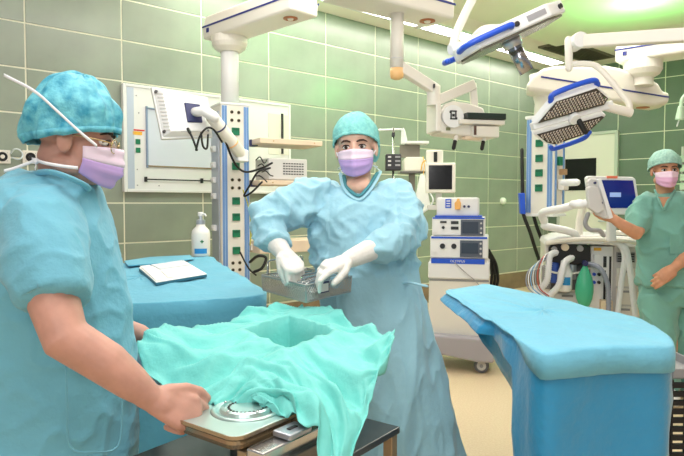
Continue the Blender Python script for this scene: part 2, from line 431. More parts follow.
# disinfectant bottle standing on the drape
pb = Q(201, 256, z + .004)
bt = thing('disinfectant_bottle', 'white pump bottle with a blue and green label beside the column', 'bottle', pb)
s_ = pb.y / 600
G().lathe([(.0 + 8.5 * s_, 0), (9.2 * s_, .01), (9.2 * s_, 22 * s_), (8.4 * s_, 26 * s_), (4.5 * s_, 30 * s_), (4.2 * s_, 33 * s_)], seg=28).out('body', mat('bottle_white', (232, 230, 224), .35), bt, smooth=True)
G().lathe([(4.6 * s_, 32 * s_), (4.6 * s_, 36 * s_), (2 * s_, 37 * s_), (1.6 * s_, 41 * s_)], seg=20).out('collar', ALU, bt)
pm = G().lathe([(2.6 * s_, 40 * s_), (2.8 * s_, 43 * s_), (2.2 * s_, 44 * s_)], seg=18).out('pump_head', WHITE, bt, bevel=.001)
G().tube([(0, 0, 42 * s_), (5 * s_, -3 * s_, 42 * s_), (6 * s_, -3.6 * s_, 40.5 * s_)], .9 * s_, 8).out('spout', WHITE, pm, smooth=True)
def arc_label(r, a0, a1, z0, z1, nm, m, par, th=.0008):
    rows = [[(r * math.sin(a), -r * math.cos(a), zz) for a in [a0 + (a1 - a0) * i / 8 for i in range(9)]] for zz in (z0, z1)]
    G().grid(rows).out(nm, m, par, solid=th)
arc_label(9.3 * s_, -.5, .9, 3 * s_, 8 * s_, 'label_band', mat('cyan_label', (40, 140, 205), .5), bt)
for dx, dz in ((0, 0), (-1.1, 0), (1.1, 0), (0, 1.1), (0, -1.1)):
    arc_label(9.35 * s_, .35 + dx * .11 - .06, .35 + dx * .11 + .06, (15 + dz) * s_ - .55 * s_, (15 + dz) * s_ + .55 * s_, 'cross_mark', mat('green_mark', (30, 120, 70), .5), bt)
# ---- sterilisation tray with teal wrap in the foreground
UU = V((.60, .80, 0)); VV = V((-.80, .60, 0)); F0 = Q(236, 443, .82)
tb = thing('steel_trolley', 'brushed steel trolley carrying the sterile container in the foreground', 'trolley', (F0.x + .05, F0.y + .3, 0))
c5 = [F0 + UU * a + VV * b for a, b in ((-.02, -.03), (.62, -.03), (.62, .42), (-.02, .42))]
G().prism([V((q.x, q.y, .655)) for q in c5], (0, 0, .02)).out('tabletop', DSTEEL, tb, world=True, bevel=.003)
G().prism([V((q.x, q.y, .25)) for q in c5], (0, 0, .018)).out('lower_shelf', DSTEEL, tb, world=True, bevel=.003)
for i, q in enumerate(c5):
    q = q.lerp(sum(c5, V()) / 4, .08)
    G().box((0, 0, 0), (.03, .03, .63), Matrix.Translation((q.x, q.y, .34)) @ Matrix.Rotation(math.atan2(UU.y, UU.x), 4, 'Z')).out('leg', mat('bronze_leg', (170, 150, 122), .35, .6), tb, world=True, bevel=.002)
tray = thing('sterile_container', 'steel container base with perforated filter disc and brass coloured rim', 'container', (F0.x, F0.y, .68))
MU = Matrix(((UU.x, VV.x, 0, F0.x), (UU.y, VV.y, 0, F0.y), (0, 0, 1, 0), (0, 0, 0, 1)))
def rrect(a0, a1, b0, b1, r, zz, n=6):
    o = []
    for (cx, cy, s) in ((a1 - r, b0 + r, -90), (a1 - r, b1 - r, 0), (a0 + r, b1 - r, 90), (a0 + r, b0 + r, 180)):
        for i in range(n + 1):
            t = math.radians(s + 90 * i / n); o.append(V((cx + r * math.cos(t), cy + r * math.sin(t), zz)))
    return o
TP = mat('tray_aluminium', (190, 214, 212), .3, .75, var=.06, vscale=9)
G().loft([[MU @ p for p in rrect(.0, .55, 0, .225, .03, zz)] for zz in (.822, .83)]).out('plate', TP, tray, world=True, bevel=.003)
G().loft([[MU @ p for p in rrect(i_, .55 - i_, i_, .225 - i_, .03, zz)] for i_, zz in ((-.004, .831), (-.004, .824), (.004, .817), (.008, .806), (.014, .794), (.03, .79))], cap=False).out('rim', mat('warm_steel', (176, 160, 138), .25, .85), tray, world=True, smooth=False, solid=.003)
G().loft([[MU @ p for p in rrect(.13, .5, .05, .18, .03, zz)] for zz in (.676, .8)]).out('tub', DSTEEL, tray, world=True, bevel=.003)
G().box((.05, .02, .73), (.03, .03, .11), MU).out('support_post', mat('bronze_leg', (170, 150, 122), .35, .6), tray, world=True, bevel=.002)
cd = (.14, .112)
def ringp(r0, r1, z0, z1, nm, m):
    G().lathe([(r0, z0), (r0 + (r1 - r0) * .3, z1), (r0 + (r1 - r0) * .7, z1), (r1, z0)], (cd[0], cd[1], 0), 40, MU).out(nm, m, tray, world=True, smooth=True)
G().lathe([(.088, .829), (.083, .834), (.075, .835), (.071, .831)], (cd[0], cd[1], 0), 48, MU).out('outer_ring', TP, tray, world=True, smooth=True)
flt = G().lathe([(.066, .830), (.062, .839), (.055, .841), (.053, .837), (.02, .837)], (cd[0], cd[1], 0), 48, MU).out('filter_disc', TP, tray, world=True, smooth=False)
hm = None
for i in range(26):
    a = 2 * math.pi * i / 26
    G().lathe([(.0034, 0), (.0034, .0016)], (0, 0, 0), 8, MU @ Matrix.Translation((cd[0] + .043 * math.cos(a), cd[1] + .043 * math.sin(a), .8368))).out('hole', BLACK, flt, world=True)
for i in range(5):
    a = 2 * math.pi * i / 5 + .6
    G().ell((0, 0, 0), (.004, .004, .003), 12, 8, MU @ Matrix.Translation((cd[0] + .0585 * math.cos(a), cd[1] + .0585 * math.sin(a), .841))).out('rivet', STEEL, flt, world=True, smooth=True)
# side handle bracket on the right long side
br = G().box((.15, -.035, .785), (.26, .05, .04), MU).out('bracket', STEEL, tray, world=True, bevel=.004)
lt = G().box((.135, -.04, .814), (.075, .055, .014), MU).out('latch', ALU, tray, world=True, bevel=.004)
G().box((.135, -.04, .8215), (.028, .010, .003), MU).out('slot', BLACK, lt, world=True)
G().box((.16, -.06, .762), (.30, .03, .03), MU).out('side_rail', DSTEEL, tray, world=True, bevel=.003)
# inner container walls under the wrap
bx = [Q(245, 334, .90), Q(286, 353, .90), Q(335, 335, .90), Q(290, 322, .90)]
cb = sum(bx, V()) / 4
for i in range(4):
    p, q = bx[i], bx[(i + 1) % 4]; p = p.lerp(cb, -.04); q = q.lerp(cb, -.04)
    t_ = (cb - (p + q) / 2); t_.z = 0; t_ = t_.normalized() * .006
    G().quadbox((p.x, p.y, .69), (q.x, q.y, .69), (q.x, q.y, .895), (p.x, p.y, .895), t_).out('container_wall', STEEL, tray, world=True)
ctl = [
 [(264, 390, 1.44), (290, 404, 1.38), (316, 419, 1.33), (344, 476, 1.28), (376, 398, 1.43), (395, 328, 1.62)],
 [(256, 394, 1.46), (288, 380, 1.45), (317, 382, 1.43), (350, 390, 1.44), (374, 350, 1.55), (391, 325, 1.68)],
 [(240, 394, 1.47), (262, 364, 1.55), (286, 347, 1.63), (312, 338, 1.68), (335, 329, 1.74), (368, 319, 1.82)],
 [(212, 399, 1.47), (235, 358, 1.60), (266, 338, 1.74), (290, 331, 1.80), (314, 321, 1.86), (347, 311, 1.93)],
 [(172, 393, 1.54), (200, 354, 1.68), (245, 328, 1.84), (268, 321, 1.92), (290, 314, 1.98), (322, 305, 2.05)],
 [(139, 343, 1.74), (163, 322, 1.87), (215, 316, 1.97), (248, 308, 2.05), (276, 303, 2.10), (303, 301, 2.15)]]
NN = 22
def lin_noise(a, b, cell, seed):            # faceted random relief: linear between lattice points, skewed triangles
    a, b = a / cell + .37 * b / cell, b / cell + .21 * a / cell
    ia, ib = math.floor(a), math.floor(b); fa, fb = a - ia, b - ib
    h = lambda x, y: noise.cell(V((x * 1.7 + seed * 31.3, y * 2.3 + seed * 7.7, seed * 3.1))) * 2 - 1
    if fa + fb < 1: return h(ia, ib) * (1 - fa - fb) + h(ia + 1, ib) * fa + h(ia, ib + 1) * fb
    return h(ia + 1, ib + 1) * (fa + fb - 1) + h(ia + 1, ib) * (1 - fb) + h(ia, ib + 1) * (1 - fa)
rows = patch([[P(*q) for q in r] for r in ctl], NN)
for i, r in enumerate(rows):
    for j, p in enumerate(r):
        u = (j / NN - 2) / 2; v = (i / NN - 2) / 2
        d = min(u, 1 - u, v, 1 - v) * 2                      # distance inside the opening
        if d > 0:
            p.z -= .15 * min(1, d / .16) ** .8
            ctr = rows[3 * NN][3 * NN]
        else:
            e = -d
            k = .25 + .75 * min(1, e * 1.4)
            a_, b_ = i / NN, j / NN
            p.z += (.010 * lin_noise(a_, b_, .62, 1) + .0085 * lin_noise(a_, b_, .3, 2) + .0045 * lin_noise(a_, b_, .16, 3) + .006 * crease(p + V((5, 2, 1)), 7) + .004) * k
            p.x += .008 * lin_noise(a_, b_, .4, 5) * k; p.y += .006 * lin_noise(a_, b_, .35, 6) * k
            p.x += .008 * noise.noise(p * 9 + V((9, 0, 0))) * min(1, e)
            # ragged gathered lip beside the opening
            if e < .35: p.z += .005 * math.exp(-((e - .12) / .1) ** 2) * (1 + noise.noise(p * 22))
wr = tag(G().grid(rows).out('sterile_wrap', TEAL, None, smooth=True, solid=.0015), 'crumpled turquoise sterile wrap draped over the steel container', 'drape')
# pale blue cloth hanging behind the wrap at the left table end
cl = patch([[P(118, 342, 1.95), P(140, 340, 1.9), P(160, 350, 1.85)], [P(118, 370, 1.92), P(142, 368, 1.84), P(160, 378, 1.82)], [P(116, 402, 1.95), P(140, 398, 1.86), P(162, 392, 1.85)]], 10)
for r in cl:
    for p in r: p.y += .015 * noise.noise(p * 14)
# small support of the pale cloth: a lower side stand
tag(G().grid(cl).out('folded_cloth', cloth_mat('pale_blue_cloth', (176, 214, 232)), None, smooth=True, solid=.012), 'pale blue folded cloth hanging between the nurse and the turquoise wrap', 'cloth')
# ------------------------------------------------------------------ people
SKIN_F = mat('fair_skin', (228, 186, 166), .5, var=.08, vscale=25, sss=.15)
SKIN_T = mat('warm_skin', (204, 154, 138), .5, var=.12, vscale=20, sss=.15)
SKIN_M = mat('tan_skin', (208, 152, 120), .5, var=.12, vscale=22, sss=.15)
GOWN = mat('gown_blue', (156, 206, 224), .7, var=.05, vscale=6, bump=.3, bscale=45, sheen=.2)
SCRUB = mat('scrub_blue', (112, 184, 208), .8, var=.06, vscale=5, bump=.3, bscale=55, sheen=.2)
SCRUBG = mat('scrub_green', (112, 168, 156), .8, var=.08, vscale=5, bump=.35, bscale=40, sheen=.2)
CAPW = mat('cap_mint', (140, 212, 206), .7, rgb2=(112, 190, 190), vscale=60, bump=.4, bscale=120)
CAPL = mat('cap_aqua', (120, 206, 220), .6, rgb2=(52, 150, 182), vscale=38, bump=.3, bscale=90, det=6)
CAPM = mat('cap_pale_mint', (168, 208, 196), .7, rgb2=(138, 184, 172), vscale=60, bump=.4, bscale=120)
MASKU = mat('mask_pale_lilac', (238, 218, 238), .7)
MASKL = mat('mask_violet', (198, 168, 228), .7)
MASKM = mat('mask_pink_lilac', (226, 176, 212), .7)
STRAP = mat('mask_strap', (240, 242, 248), .6)
GLOVE = mat('glove_latex', (230, 227, 222), .45, bump=.15, bscale=90)
EYEW = mat('eye_white', (236, 232, 228), .2); IRIS = mat('eye_iris', (48, 34, 26), .15); BROW = mat('brow_hair', (62, 44, 34), .8); HAIRD = mat('dark_hair', (58, 42, 34), .7)
LASH = mat('lash_line', (40, 26, 22), .8)
def headM(c, facing, pitch=0, roll=0):
    a = math.atan2(-facing[0], facing[1])
    return Matrix.Translation(c) @ Matrix.Rotation(a, 4, 'Z') @ Matrix.Rotation(-math.radians(pitch), 4, 'X') @ Matrix.Rotation(math.radians(roll), 4, 'Y')
def head_prims(g, M):
    g.ell((0, -.015, .04), (.076, .094, .084), 28, 18, M)
    g.ell((0, .022, -.025), (.063, .066, .082), 28, 18, M)
    g.ell((0, .040, -.082), (.042, .044, .032), 20, 12, M)
    g.ell((0, .055, .038), (.056, .032, .04), 20, 12, M)
    g.tube([M @ V(p) for p in ((0, .082, .016), (0, .092, -.008), (0, .094, -.028))], [.007, .009, .012], 10)
    for s in (-1, 1):
        g.ell((s * .079, -.008, -.012), (.010, .020, .033), 14, 10, M)
        g.ell((s * .036, .052, -.03), (.022, .022, .02), 14, 10, M)
        g.ell((s * .045, .0, -.068), (.022, .045, .026), 14, 10, M)
def face_parts(root, M, brow=True, eyes=(1, 1)):
    for s in (-1, 1):
        e = G().ell((s * .031, .0715, .001), (.0155, .0145, .0085), 18, 12, M).out('eye', EYEW, root, world=True, smooth=True)
        G().ell((s * .031, .0845, .001), (.0068, .0022, .0072), 14, 8, M).out('iris', IRIS, e, world=True, smooth=True)
        G().tube([M @ V((s * .031 + x, y, z)) for x, y, z in ((-.0165, .0755, .002), (-.009, .0848, .0085), (0, .0872, .0098), (.009, .0835, .008), (.0165, .073, .001))], [.0012, .0024, .0026, .0024, .0012], 8).out('eyelid', LASH, e, world=True, smooth=True)
        G().tube([M @ V((s * x, y, z)) for x, y, z in ((.014, .0885, .022), (.026, .088, .0265), (.039, .080, .0265), (.051, .066, .019))], [.003, .0038, .0034, .0016], 8).out('eyebrow', BROW, root, world=True, smooth=True)
def mask_part(root, M, mu, ml, split=.42, low=-.112):
    rows = []
    nu, nv = 24, 16
    for j in range(nv + 1):
        v = j / nv; row = []
        for i in range(nu + 1):
            u = -1 + 2 * i / nu
            a = u * 1.28
            z = -.006 + v * (low + .006) - .012 * abs(u) ** 1.5 * (1 - v) + .028 * u * u * v
            rx = .074 - .012 * v ** 2; ry = .088 + .014 * math.sin(min(1, v * 1.6) * math.pi * .5) - .022 * max(0, v - .6) / .4
            x = rx * math.sin(a); y = ry * math.cos(a) + .008
            nose = math.exp(-(u / .22) ** 2)
            y += .022 * nose * (1 - .3 * v)
            y += .0025 * math.sin(v * 22) * (1 - abs(u) ** 3)
            row.append(M @ V((x, y, z)))
        rows.append(row)
    k = int(nv * split)
    t = thing_part('face_mask', root)
    G().grid(rows[:k + 1]).out('mask_upper', mu, t, world=True, smooth=True, solid=.002)
    G().grid(rows[k:]).out('mask_lower', ml, t, world=True, smooth=True, solid=.0025)
    return t, rows
def thing_part(name, root):
    o = bpy.data.objects.new(name, None); COL.objects.link(o); o.parent = root; o.empty_display_size = .05; return o
def capshape(root, M, m, c, r, cut, name='surgical_cap', amp=.004, folds=16, back=0, bandm=None):
    # dome: ellipsoid upper part cut by a tilted plane z = cut[0] + cut[1]*y
    nseg, nr = 72, 26; rings = []
    for i in range(nr + 1):
        f = i / nr; ring = []
        for k in range(nseg):
            a = 2 * math.pi * k / nseg; ca, sa = math.cos(a), math.sin(a)
            # polar angle from pole down to cut plane
            lo, hi = 0.02, 2.9
            for _ in range(18):
                md = (lo + hi) / 2
                y = c[1] + r[1] * math.sin(md) * sa; z = c[2] + r[2] * math.cos(md)
                if z > cut[0] + cut[1] * y: lo = md
                else: hi = md
            t = .02 + (lo - .02) * f
            w = 1 + amp / .09 * (noise.noise(V((ca * 3, sa * 3, t * 2.2))) * 1.2 + .6 * math.sin(a * folds + 3 * noise.noise(V((ca * 2, sa * 2, t)))) * f ** 1.5)
            if f > .93: w *= 1 - .25 * (f - .93)
            y_ = r[1] * math.sin(t) * sa * w
            if back and sa < 0: y_ *= 1 + back * (-sa) * math.sin(t)
            ring.append(M @ V((c[0] + r[0] * math.sin(t) * ca * w, c[1] + y_, c[2] + r[2] * math.cos(t) * w)))
        rings.append(ring)
    o = G().loft(rings[::-1], cap=False).out(name, m, root, world=True, smooth=True, solid=.002)
    b = G().loft([[p + (p - M @ V(c)).normalized() * e for p in rings[k]] for k, e in ((nr - 2, .0005), (nr - 2, .0022), (nr, .0025), (nr, .0005))], cap=False).out('cap_band', bandm or m, o, world=True, smooth=True)
    return o
def hand_prims(g, wrist, aim, back, thumb_side, curls, thumb=None, sc=1.0, fat=1.0, spread=1.0):
    F = V(aim).normalized(); N = V(back); N = (N - F * N.dot(F)).normalized(); S = F.cross(N) * thumb_side  # S points to the thumb side
    W = V(wrist)
    lens = [(.043, .027, .022), (.048, .031, .023), (.044, .029, .022), (.034, .021, .019)]
    offs = [.030, .010, -.010, -.028]; kl = [.088, .090, .085, .076]
    tips = []
    g.tube([W - F * .02 * sc, W + F * .03 * sc], [.026 * sc * fat, .029 * sc * fat], 14, flat=.75, up=S)
    g.tube([W + F * .03 * sc, W + F * .075 * sc], [.034 * sc * fat, .039 * sc * fat], 16, flat=.42, up=S)
    for k in range(4):
        kn = W + (F * kl[k] + S * offs[k]) * sc
        g.tube([W + S * offs[k] * .6 * sc + F * .01 * sc, kn], [.014 * sc * fat, .0125 * sc * fat], 10)
        p = kn; d = F; pts = [kn]; ang = 0
        sd = S * (offs[k] * 2.2 * spread)
        for q in range(3):
            ang += math.radians(curls[k][q])
            d = (F * math.cos(ang) - N * math.sin(ang)) + sd * max(0, math.cos(ang))
            p = p + d.normalized() * lens[k][q] * sc * 1.02; pts.append(p)
        g.tube(pts, [.0108 * sc * fat, .0098 * sc * fat, .0088 * sc * fat, .0074 * sc * fat], 10); tips.append(p)
    b = W + (F * .028 + S * .026) * sc
    if thumb is None: thumb = [(.75, .6, -.1), (.95, .25, -.2), (1, .05, -.25)]
    p = b; pts = [W + (F * .012 + S * .012) * sc, b]
    for (a, c, e), L in zip(thumb, (.040, .034, .027)):
        p = p + (F * a + S * c + N * e).normalized() * L * sc; pts.append(p)
    g.tube(pts, [.017 * sc * fat, .017 * sc * fat, .0125 * sc * fat, .0112 * sc * fat, .009 * sc * fat], 10)
    return tips
def rings_px(rows, seg=40, Y=None):
    out = []
    for (py, cx, hw, hd, yy) in rows:
        c = P(cx, py, yy); w = hw * yy / FPX
        out.append([c + V((w * math.cos(t), hd * math.sin(t), 0)) for t in [2 * math.pi * k / seg for k in range(seg)]])
    return out
def wrinkle(a1, k1, a2, k2, zs=1.0):
    def fn(c, n):
        q = V((c.x, c.y, c.z * zs))
        return a1 * (ridged(q, k1) * .6 + noise.noise(q * k1 * .5)) + a2 * ridged(q + V((7, 3, 1)), k2)
    return fn

# ================= scrub nurse in gown and gloves (centre)
YB = 2.46
wo = thing('person', 'woman in light blue surgical gown, white gloves and violet mask lifting wire basket', 'person', (P(385, 400, YB).x, YB, 0))
HM = headM(P(356, 147, 2.42), (-.12, -1, 0), 6, 3)
hp = HM.translation
g = G(); head_prims(g, HM)
nk = P(360, 192, 2.47)
g.tube([HM @ V((0, -.015, -.06)), nk, nk - V((0, -.01, .06))], [.05, .052, .07], 18)
g.ell(P(359, 187, 2.415), (.058, .065, .045))
g.loft(rings_px([(190, 360, 20, .07, 2.48), (198, 360, 38, .085, 2.48), (230, 362, 36, .1, 2.48), (270, 366, 32, .1, 2.48), (320, 374, 36, .11, 2.48)]))
RS = [(330, 199, 2.46), (296, 206, 2.40), (266, 224, 2.33), (276, 242, 2.24), (285, 254, 2.17)]
LS = [(390, 203, 2.46), (399, 218, 2.39), (398, 236, 2.29), (378, 248, 2.2), (343, 262, 2.1)]
g.tube([P(*q) for q in RS], [.05, .045, .042, .036, .024], 14)
g.tube([P(*q) for q in LS], [.05, .045, .042, .036, .024], 14)
for sgn in (-1, 1):
    hx = P(374 + sgn * 18, 325, 2.48); ft = P(402 + sgn * 24, 527, 2.46)
    g.tube([hx, hx.lerp(ft, .5), V((ft.x, ft.y, .09))], [.08, .06, .045], 14)
    g.tube([V((ft.x, ft.y + .03, .045)), V((ft.x - .02, ft.y - .13, .035))], [.04, .034], 12)
body = remesh(g, .0055, 3); finish(body, 'body', SKIN_F, wo, True, world=True)
face_parts(wo, HM)
mt, rows_m = mask_part(wo, HM, MASKU, MASKL)
cap = capshape(wo, HM, CAPW, (0, -.014, .026), (.093, .114, .112), (.006, .46), amp=.004, folds=22)
# gathered tail of the cap and mask ties
G().ell((-.062, -.085, -.01), (.03, .035, .06), 18, 12, HM).out('cap_tail', CAPW, cap, world=True, smooth=True)
for s in (-1, 1):
    G().tube([HM @ V((s * .072, .03, -.03)), HM @ V((s * .086, -.02, .0)), HM @ V((s * .084, -.07, .02))], .0028, 8, flat=.5).out('tie', STRAP, mt, world=True, smooth=True)
    G().tube([HM @ V((s * .066, .035, -.075)), HM @ V((s * .08, -.02, -.085)), HM @ V((s * .06, -.08, -.08)), HM @ V((s * .09, -.1, -.11))], .0028, 8, flat=.5).out('tie', STRAP, mt, world=True, smooth=True)
g = G()
g.loft(rings_px([(187, 361, 30, .075, 2.49), (190, 361, 42, .10, 2.48), (197, 361, 52, .125, 2.47), (212, 362, 54, .15, 2.46), (240, 363, 51, .16, 2.46), (270, 366, 48, .165, 2.46), (300, 371, 47, .17, 2.46), (350, 382, 51, .18, 2.46), (410, 396, 55, .2, 2.46), (470, 404, 58, .21, 2.46), (500, 406, 58, .21, 2.46)], 48))
g.tube([P(326, 198, 2.46), P(304, 203, 2.42), P(284, 211, 2.38), P(270, 221, 2.34), P(269, 232, 2.29), P(274, 239, 2.255)], [.082, .083, .082, .074, .06, .050], 24)
g.tube([P(391, 200, 2.46), P(399, 213, 2.41), P(402, 228, 2.34), P(397, 239, 2.28), P(386, 245.5, 2.23), P(376, 248, 2.20)], [.084, .084, .082, .072, .062, .054], 24)
me = remesh(g, .007, 4)
XL, XR = P(300, 200, 2.46).x, P(400, 200, 2.46).x
def gownfold(c, n):
    z = c.z
    if z < 1.05:
        q = V((c.x * 1, c.y, z * .16)); f = min(1, (1.1 - z) / .4)
        return f * (.022 * ridged(q, 6.5) + .012 * noise.noise(q * 14)) + .012 * puck(V((c.x, c.y, c.z * .5)), 7) + .016 * crease(V((c.x + c.z * .15, c.y, c.z * .2)), 6) + .008 * crease(V((c.x, c.y, c.z * .35)), 13)
    q = V((c.x, c.y, c.z * .55))
    sl = 1.0 if (c.x < XL + .12 or c.x > XR - .02) else .55
    return sl * (.010 * ridged(q, 6) + .020 * crease(V((c.x * .9, c.y, c.z * 1.2)), 9) + .016 * puck(c, 13) + .010 * crease(c, 19)) - .008
displace(me, gownfold)
finish(me, 'surgical_gown', GOWN, wo, True, world=True)
# collar of the gown: a raised V neckline with a darker undershirt
cp = [P(x, y, d) for x, y, d in ((341, 174, 2.47), (343, 185, 2.40), (349, 194, 2.355), (359, 199.5, 2.335), (368, 192, 2.355), (375, 182, 2.40), (380, 172, 2.47))]
G().tube(spline(cp, 6), .009, 10, flat=.6).out('collar', GOWN, wo, world=True, smooth=True)
# skin showing inside the neckline
us = [P(x, y, d) for x, y, d in ((344, 176, 2.44), (346.5, 186, 2.385), (352, 192, 2.35), (359, 195.5, 2.338), (365.5, 190, 2.35), (372, 181, 2.39), (377, 173, 2.45))]
G().tube(spline(us, 6), .008, 10, flat=.6).out('undershirt', mat('undershirt_teal', (70, 140, 152), .8), wo, world=True, smooth=True)
# cuffs, waist tie
tie = G().tube(spline([P(404, 283, 2.33), P(412, 283, 2.29), P(419, 284.5, 2.28), P(426, 286, 2.28)], 5), .010, 8, flat=.5).out('waist_tie', GOWN, wo, world=True, smooth=True)
# gloves
g = G(); wr_ = P(284, 253, 2.175)
g.tube([P(270, 234, 2.275), P(274, 240, 2.25), P(279, 247, 2.21), wr_], [.042, .040, .036, .029], 16)
tipsR = hand_prims(g, wr_, P(292, 264, 2.13) - wr_, V((.35, -.8, .55)), 1, [(55, 70, 50), (58, 72, 50), (60, 72, 50), (60, 70, 50)], [(.85, .35, -.6), (.7, -.2, -.7), (.5, -.5, -.6)], 1.0, 1.12)
me = remesh(g, .0035, 2); displace(me, wrinkle(.001, 40, .0006, 90)); finish(me, 'glove', GLOVE, wo, True, world=True)
g = G(); wl = P(346, 261, 2.10)
g.tube([P(382, 247.5, 2.22), P(372, 249, 2.19), P(358, 255.5, 2.14), wl], [.042, .041, .036, .028], 16)
tipsL = hand_prims(g, wl, P(329, 266.5, 2.03) - wl, V((-.1, -.42, .92)), -1, [(6, 10, 8), (24, 40, 30), (30, 45, 35), (34, 50, 40)], [(.8, .45, -.35), (.95, .05, -.5), (.9, -.1, -.5)], 1.0, 1.1)
me = remesh(g, .0035, 2); displace(me, wrinkle(.001, 40, .0006, 90)); finish(me, 'glove', GLOVE, wo, True, world=True)

# ================= circulating nurse, seen from the side at left
YL = 1.56
nu = thing('person', 'nurse in blue scrubs with aqua bouffant cap and glasses holding the container edge', 'person', (P(50, 400, YL).x, YL, 0))
HM2 = headM(P(76, 139, 1.56), (1, .22, 0), 10, 0)
g = G(); head_prims(g, HM2)
nb = P(52, 190, 1.58)
g.tube([HM2 @ V((0, -.03, -.045)), P(62, 176, 1.575), nb, nb - V((.02, 0, .06))], [.056, .058, .066, .09], 18)
def rings_lat(rows, seg=40):
    o = []
    for (py, cx, hx, hy, yy) in rows:
        c = P(cx, py, yy); w = hx * yy / FPX
        o.append([c + V((w * math.cos(t), hy * math.sin(t), 0)) for t in [2 * math.pi * k / seg for k in range(seg)]])
    return o
g.loft(rings_lat([(196, 46, 30, .10, 1.6), (225, 44, 48, .15, 1.6), (300, 46, 58, .14, 1.6), (380, 50, 60, .15, 1.6), (460, 50, 62, .16, 1.6), (560, 48, 58, .16, 1.6)]))
g.tube([P(40, 215, 1.46), P(48, 258, 1.38), P(53, 300, 1.34), P(66, 338, 1.315), P(108, 364, 1.335), P(132, 383, 1.35), P(152, 398, 1.365)], [.07, .062, .056, .052, .048, .040, .028], 18)
hw_ = P(152, 398, 1.365)
hand_prims(g, hw_, P(182, 411, 1.385) - hw_, V((.15, -.8, .6)), -1, [(40, 58, 30), (48, 64, 34), (54, 66, 34), (60, 66, 34)], [(.8, .55, -.1), (.95, .25, -.3), (.95, -.1, -.45)], 1.1, 1.06)
g.tube([P(70, 235, 1.76), P(70, 300, 1.8), P(100, 324, 1.83), P(142, 334, 1.83)], [.06, .05, .045, .028], 16)
hl = P(142, 334, 1.83)
hand_prims(g, hl, P(168, 352, 1.83) - hl, V((0, .3, .95)), 1, [(30, 40, 25), (34, 45, 30), (40, 50, 30), (46, 50, 30)], None, .95, 1.05)
for sy in (-.09, .09):
    h_ = P(48, 540, 1.6); g.tube([V((h_.x, 1.6 + sy, .62)), V((h_.x, 1.6 + sy, .4)), V((h_.x, 1.6 + sy, .07))], [.09, .065, .045], 14)
    g.tube([V((h_.x - .04, 1.6 + sy, .045)), V((h_.x + .15, 1.6 + sy, .035))], [.042, .034], 12)
me = remesh(g, .0045, 3); finish(me, 'body', SKIN_T, nu, True, world=True)
face_parts(nu, HM2)
mt, rows_m = mask_part(nu, HM2, MASKU, MASKL, .44)
HL = headM(P(76, 139, 1.56), (1, .22, 0), 14, 0)
cap = capshape(nu, HL, CAPL, (0, -.018, .036), (.102, .114, .126), (.002, .40), amp=.009, folds=9, back=.02)
# knot of the mask ties and flat tie bands
def ribbon(par, pts, w, nm='tie', m=STRAP):
    pts = spline(pts, 8); rows = [[p + V((0, 0, w / 2)), p - V((0, 0, w / 2))] for p in pts]
    return G().grid(rows).out(nm, m, par, world=True, smooth=True, solid=.0015)
ribbon(mt, [P(97, 146, 1.475), P(80, 132, 1.44), P(56, 110, 1.425), P(34, 91, 1.435), P(4, 75, 1.47)], .008)
ribbon(mt, [P(78, 168, 1.475), P(62, 166, 1.46), P(45, 163, 1.465), P(36, 160, 1.50), P(32, 159, 1.53)], .008)
ribbon(mt, [P(36, 160, 1.50), P(26, 164, 1.5), P(12, 169, 1.49), P(4, 171, 1.48)], .008)
ribbon(mt, [P(35, 161, 1.50), P(36, 166, 1.49), P(35, 169, 1.48)], .008)
G().ell(P(36, 161, 1.498), (.008, .008, .008), 12, 8).out('tie_knot', STRAP, mt, world=True, smooth=True)
# lower hair at the nape
# glasses
gl = thing_part('glasses', nu); GM = mat('thin_gold_frame', (196, 170, 120), .25, .8); LENS = mat('lens_glass', (240, 245, 248), .05, trans=.95, alpha=.35)
for s in (-1, 1):
    pts = [HM2 @ V((s * .032 + .022 * math.cos(t), .104 - .010 * abs(math.cos(t) + s) * .4, -.004 + .017 * math.sin(t))) for t in [2 * math.pi * k / 20 for k in range(21)]]
    G().tube(pts, .0014, 6, ends=False).out('lens_frame', GM, gl, world=True, smooth=True)
    G().prism(pts[:-1], (HM2.to_3x3() @ V((0, .001, 0)))).out('lens', LENS, gl, world=True)
    G().tube([HM2 @ V((s * .056, .1, .002)), HM2 @ V((s * .075, .06, .004)), HM2 @ V((s * .081, -.01, .004))], .0016, 6).out('temple', GM, gl, world=True, smooth=True)
G().tube([HM2 @ V((-.01, .103, .0)), HM2 @ V((0, .108, .003)), HM2 @ V((.01, .103, .0))], .0014, 6).out('bridge', GM, gl, world=True, smooth=True)
# scrub top
g = G()
g.loft(rings_lat([(178, 52, 28, .075, 1.59), (184, 50, 38, .11, 1.59), (194, 47, 47, .16, 1.59), (210, 44, 55, .20, 1.59), (232, 43, 64, .21, 1.59), (262, 44, 72, .19, 1.59), (300, 46, 78, .18, 1.6), (345, 48, 79, .185, 1.6), (400, 49, 80, .19, 1.6), (456, 50, 81, .20, 1.6), (500, 50, 82, .2, 1.6)], 48))
g.tube([P(42, 214, 1.50), P(42, 232, 1.44), P(48, 262, 1.385), P(53, 285, 1.355), P(54.5, 297, 1.34)], [.085, .09, .082, .073, .068], 26, ends=False)
g.tube([P(52, 214, 1.72), P(60, 250, 1.78), P(68, 290, 1.8)], [.09, .088, .075], 20)
me = remesh(g, .0075, 4)
def scrubfold(c, n):
    q = V((c.x, c.y, c.z * .35))
    return .010 * ridged(q, 5) + .014 * puck(V((c.x, c.y, c.z * .5)), 6) + .011 * crease(V((c.x, c.y, c.z * .6)), 6) + .006 * crease(c, 13) - .004
displace(me, scrubfold); finish(me, 'scrub_top', SCRUB, nu, True, world=True)
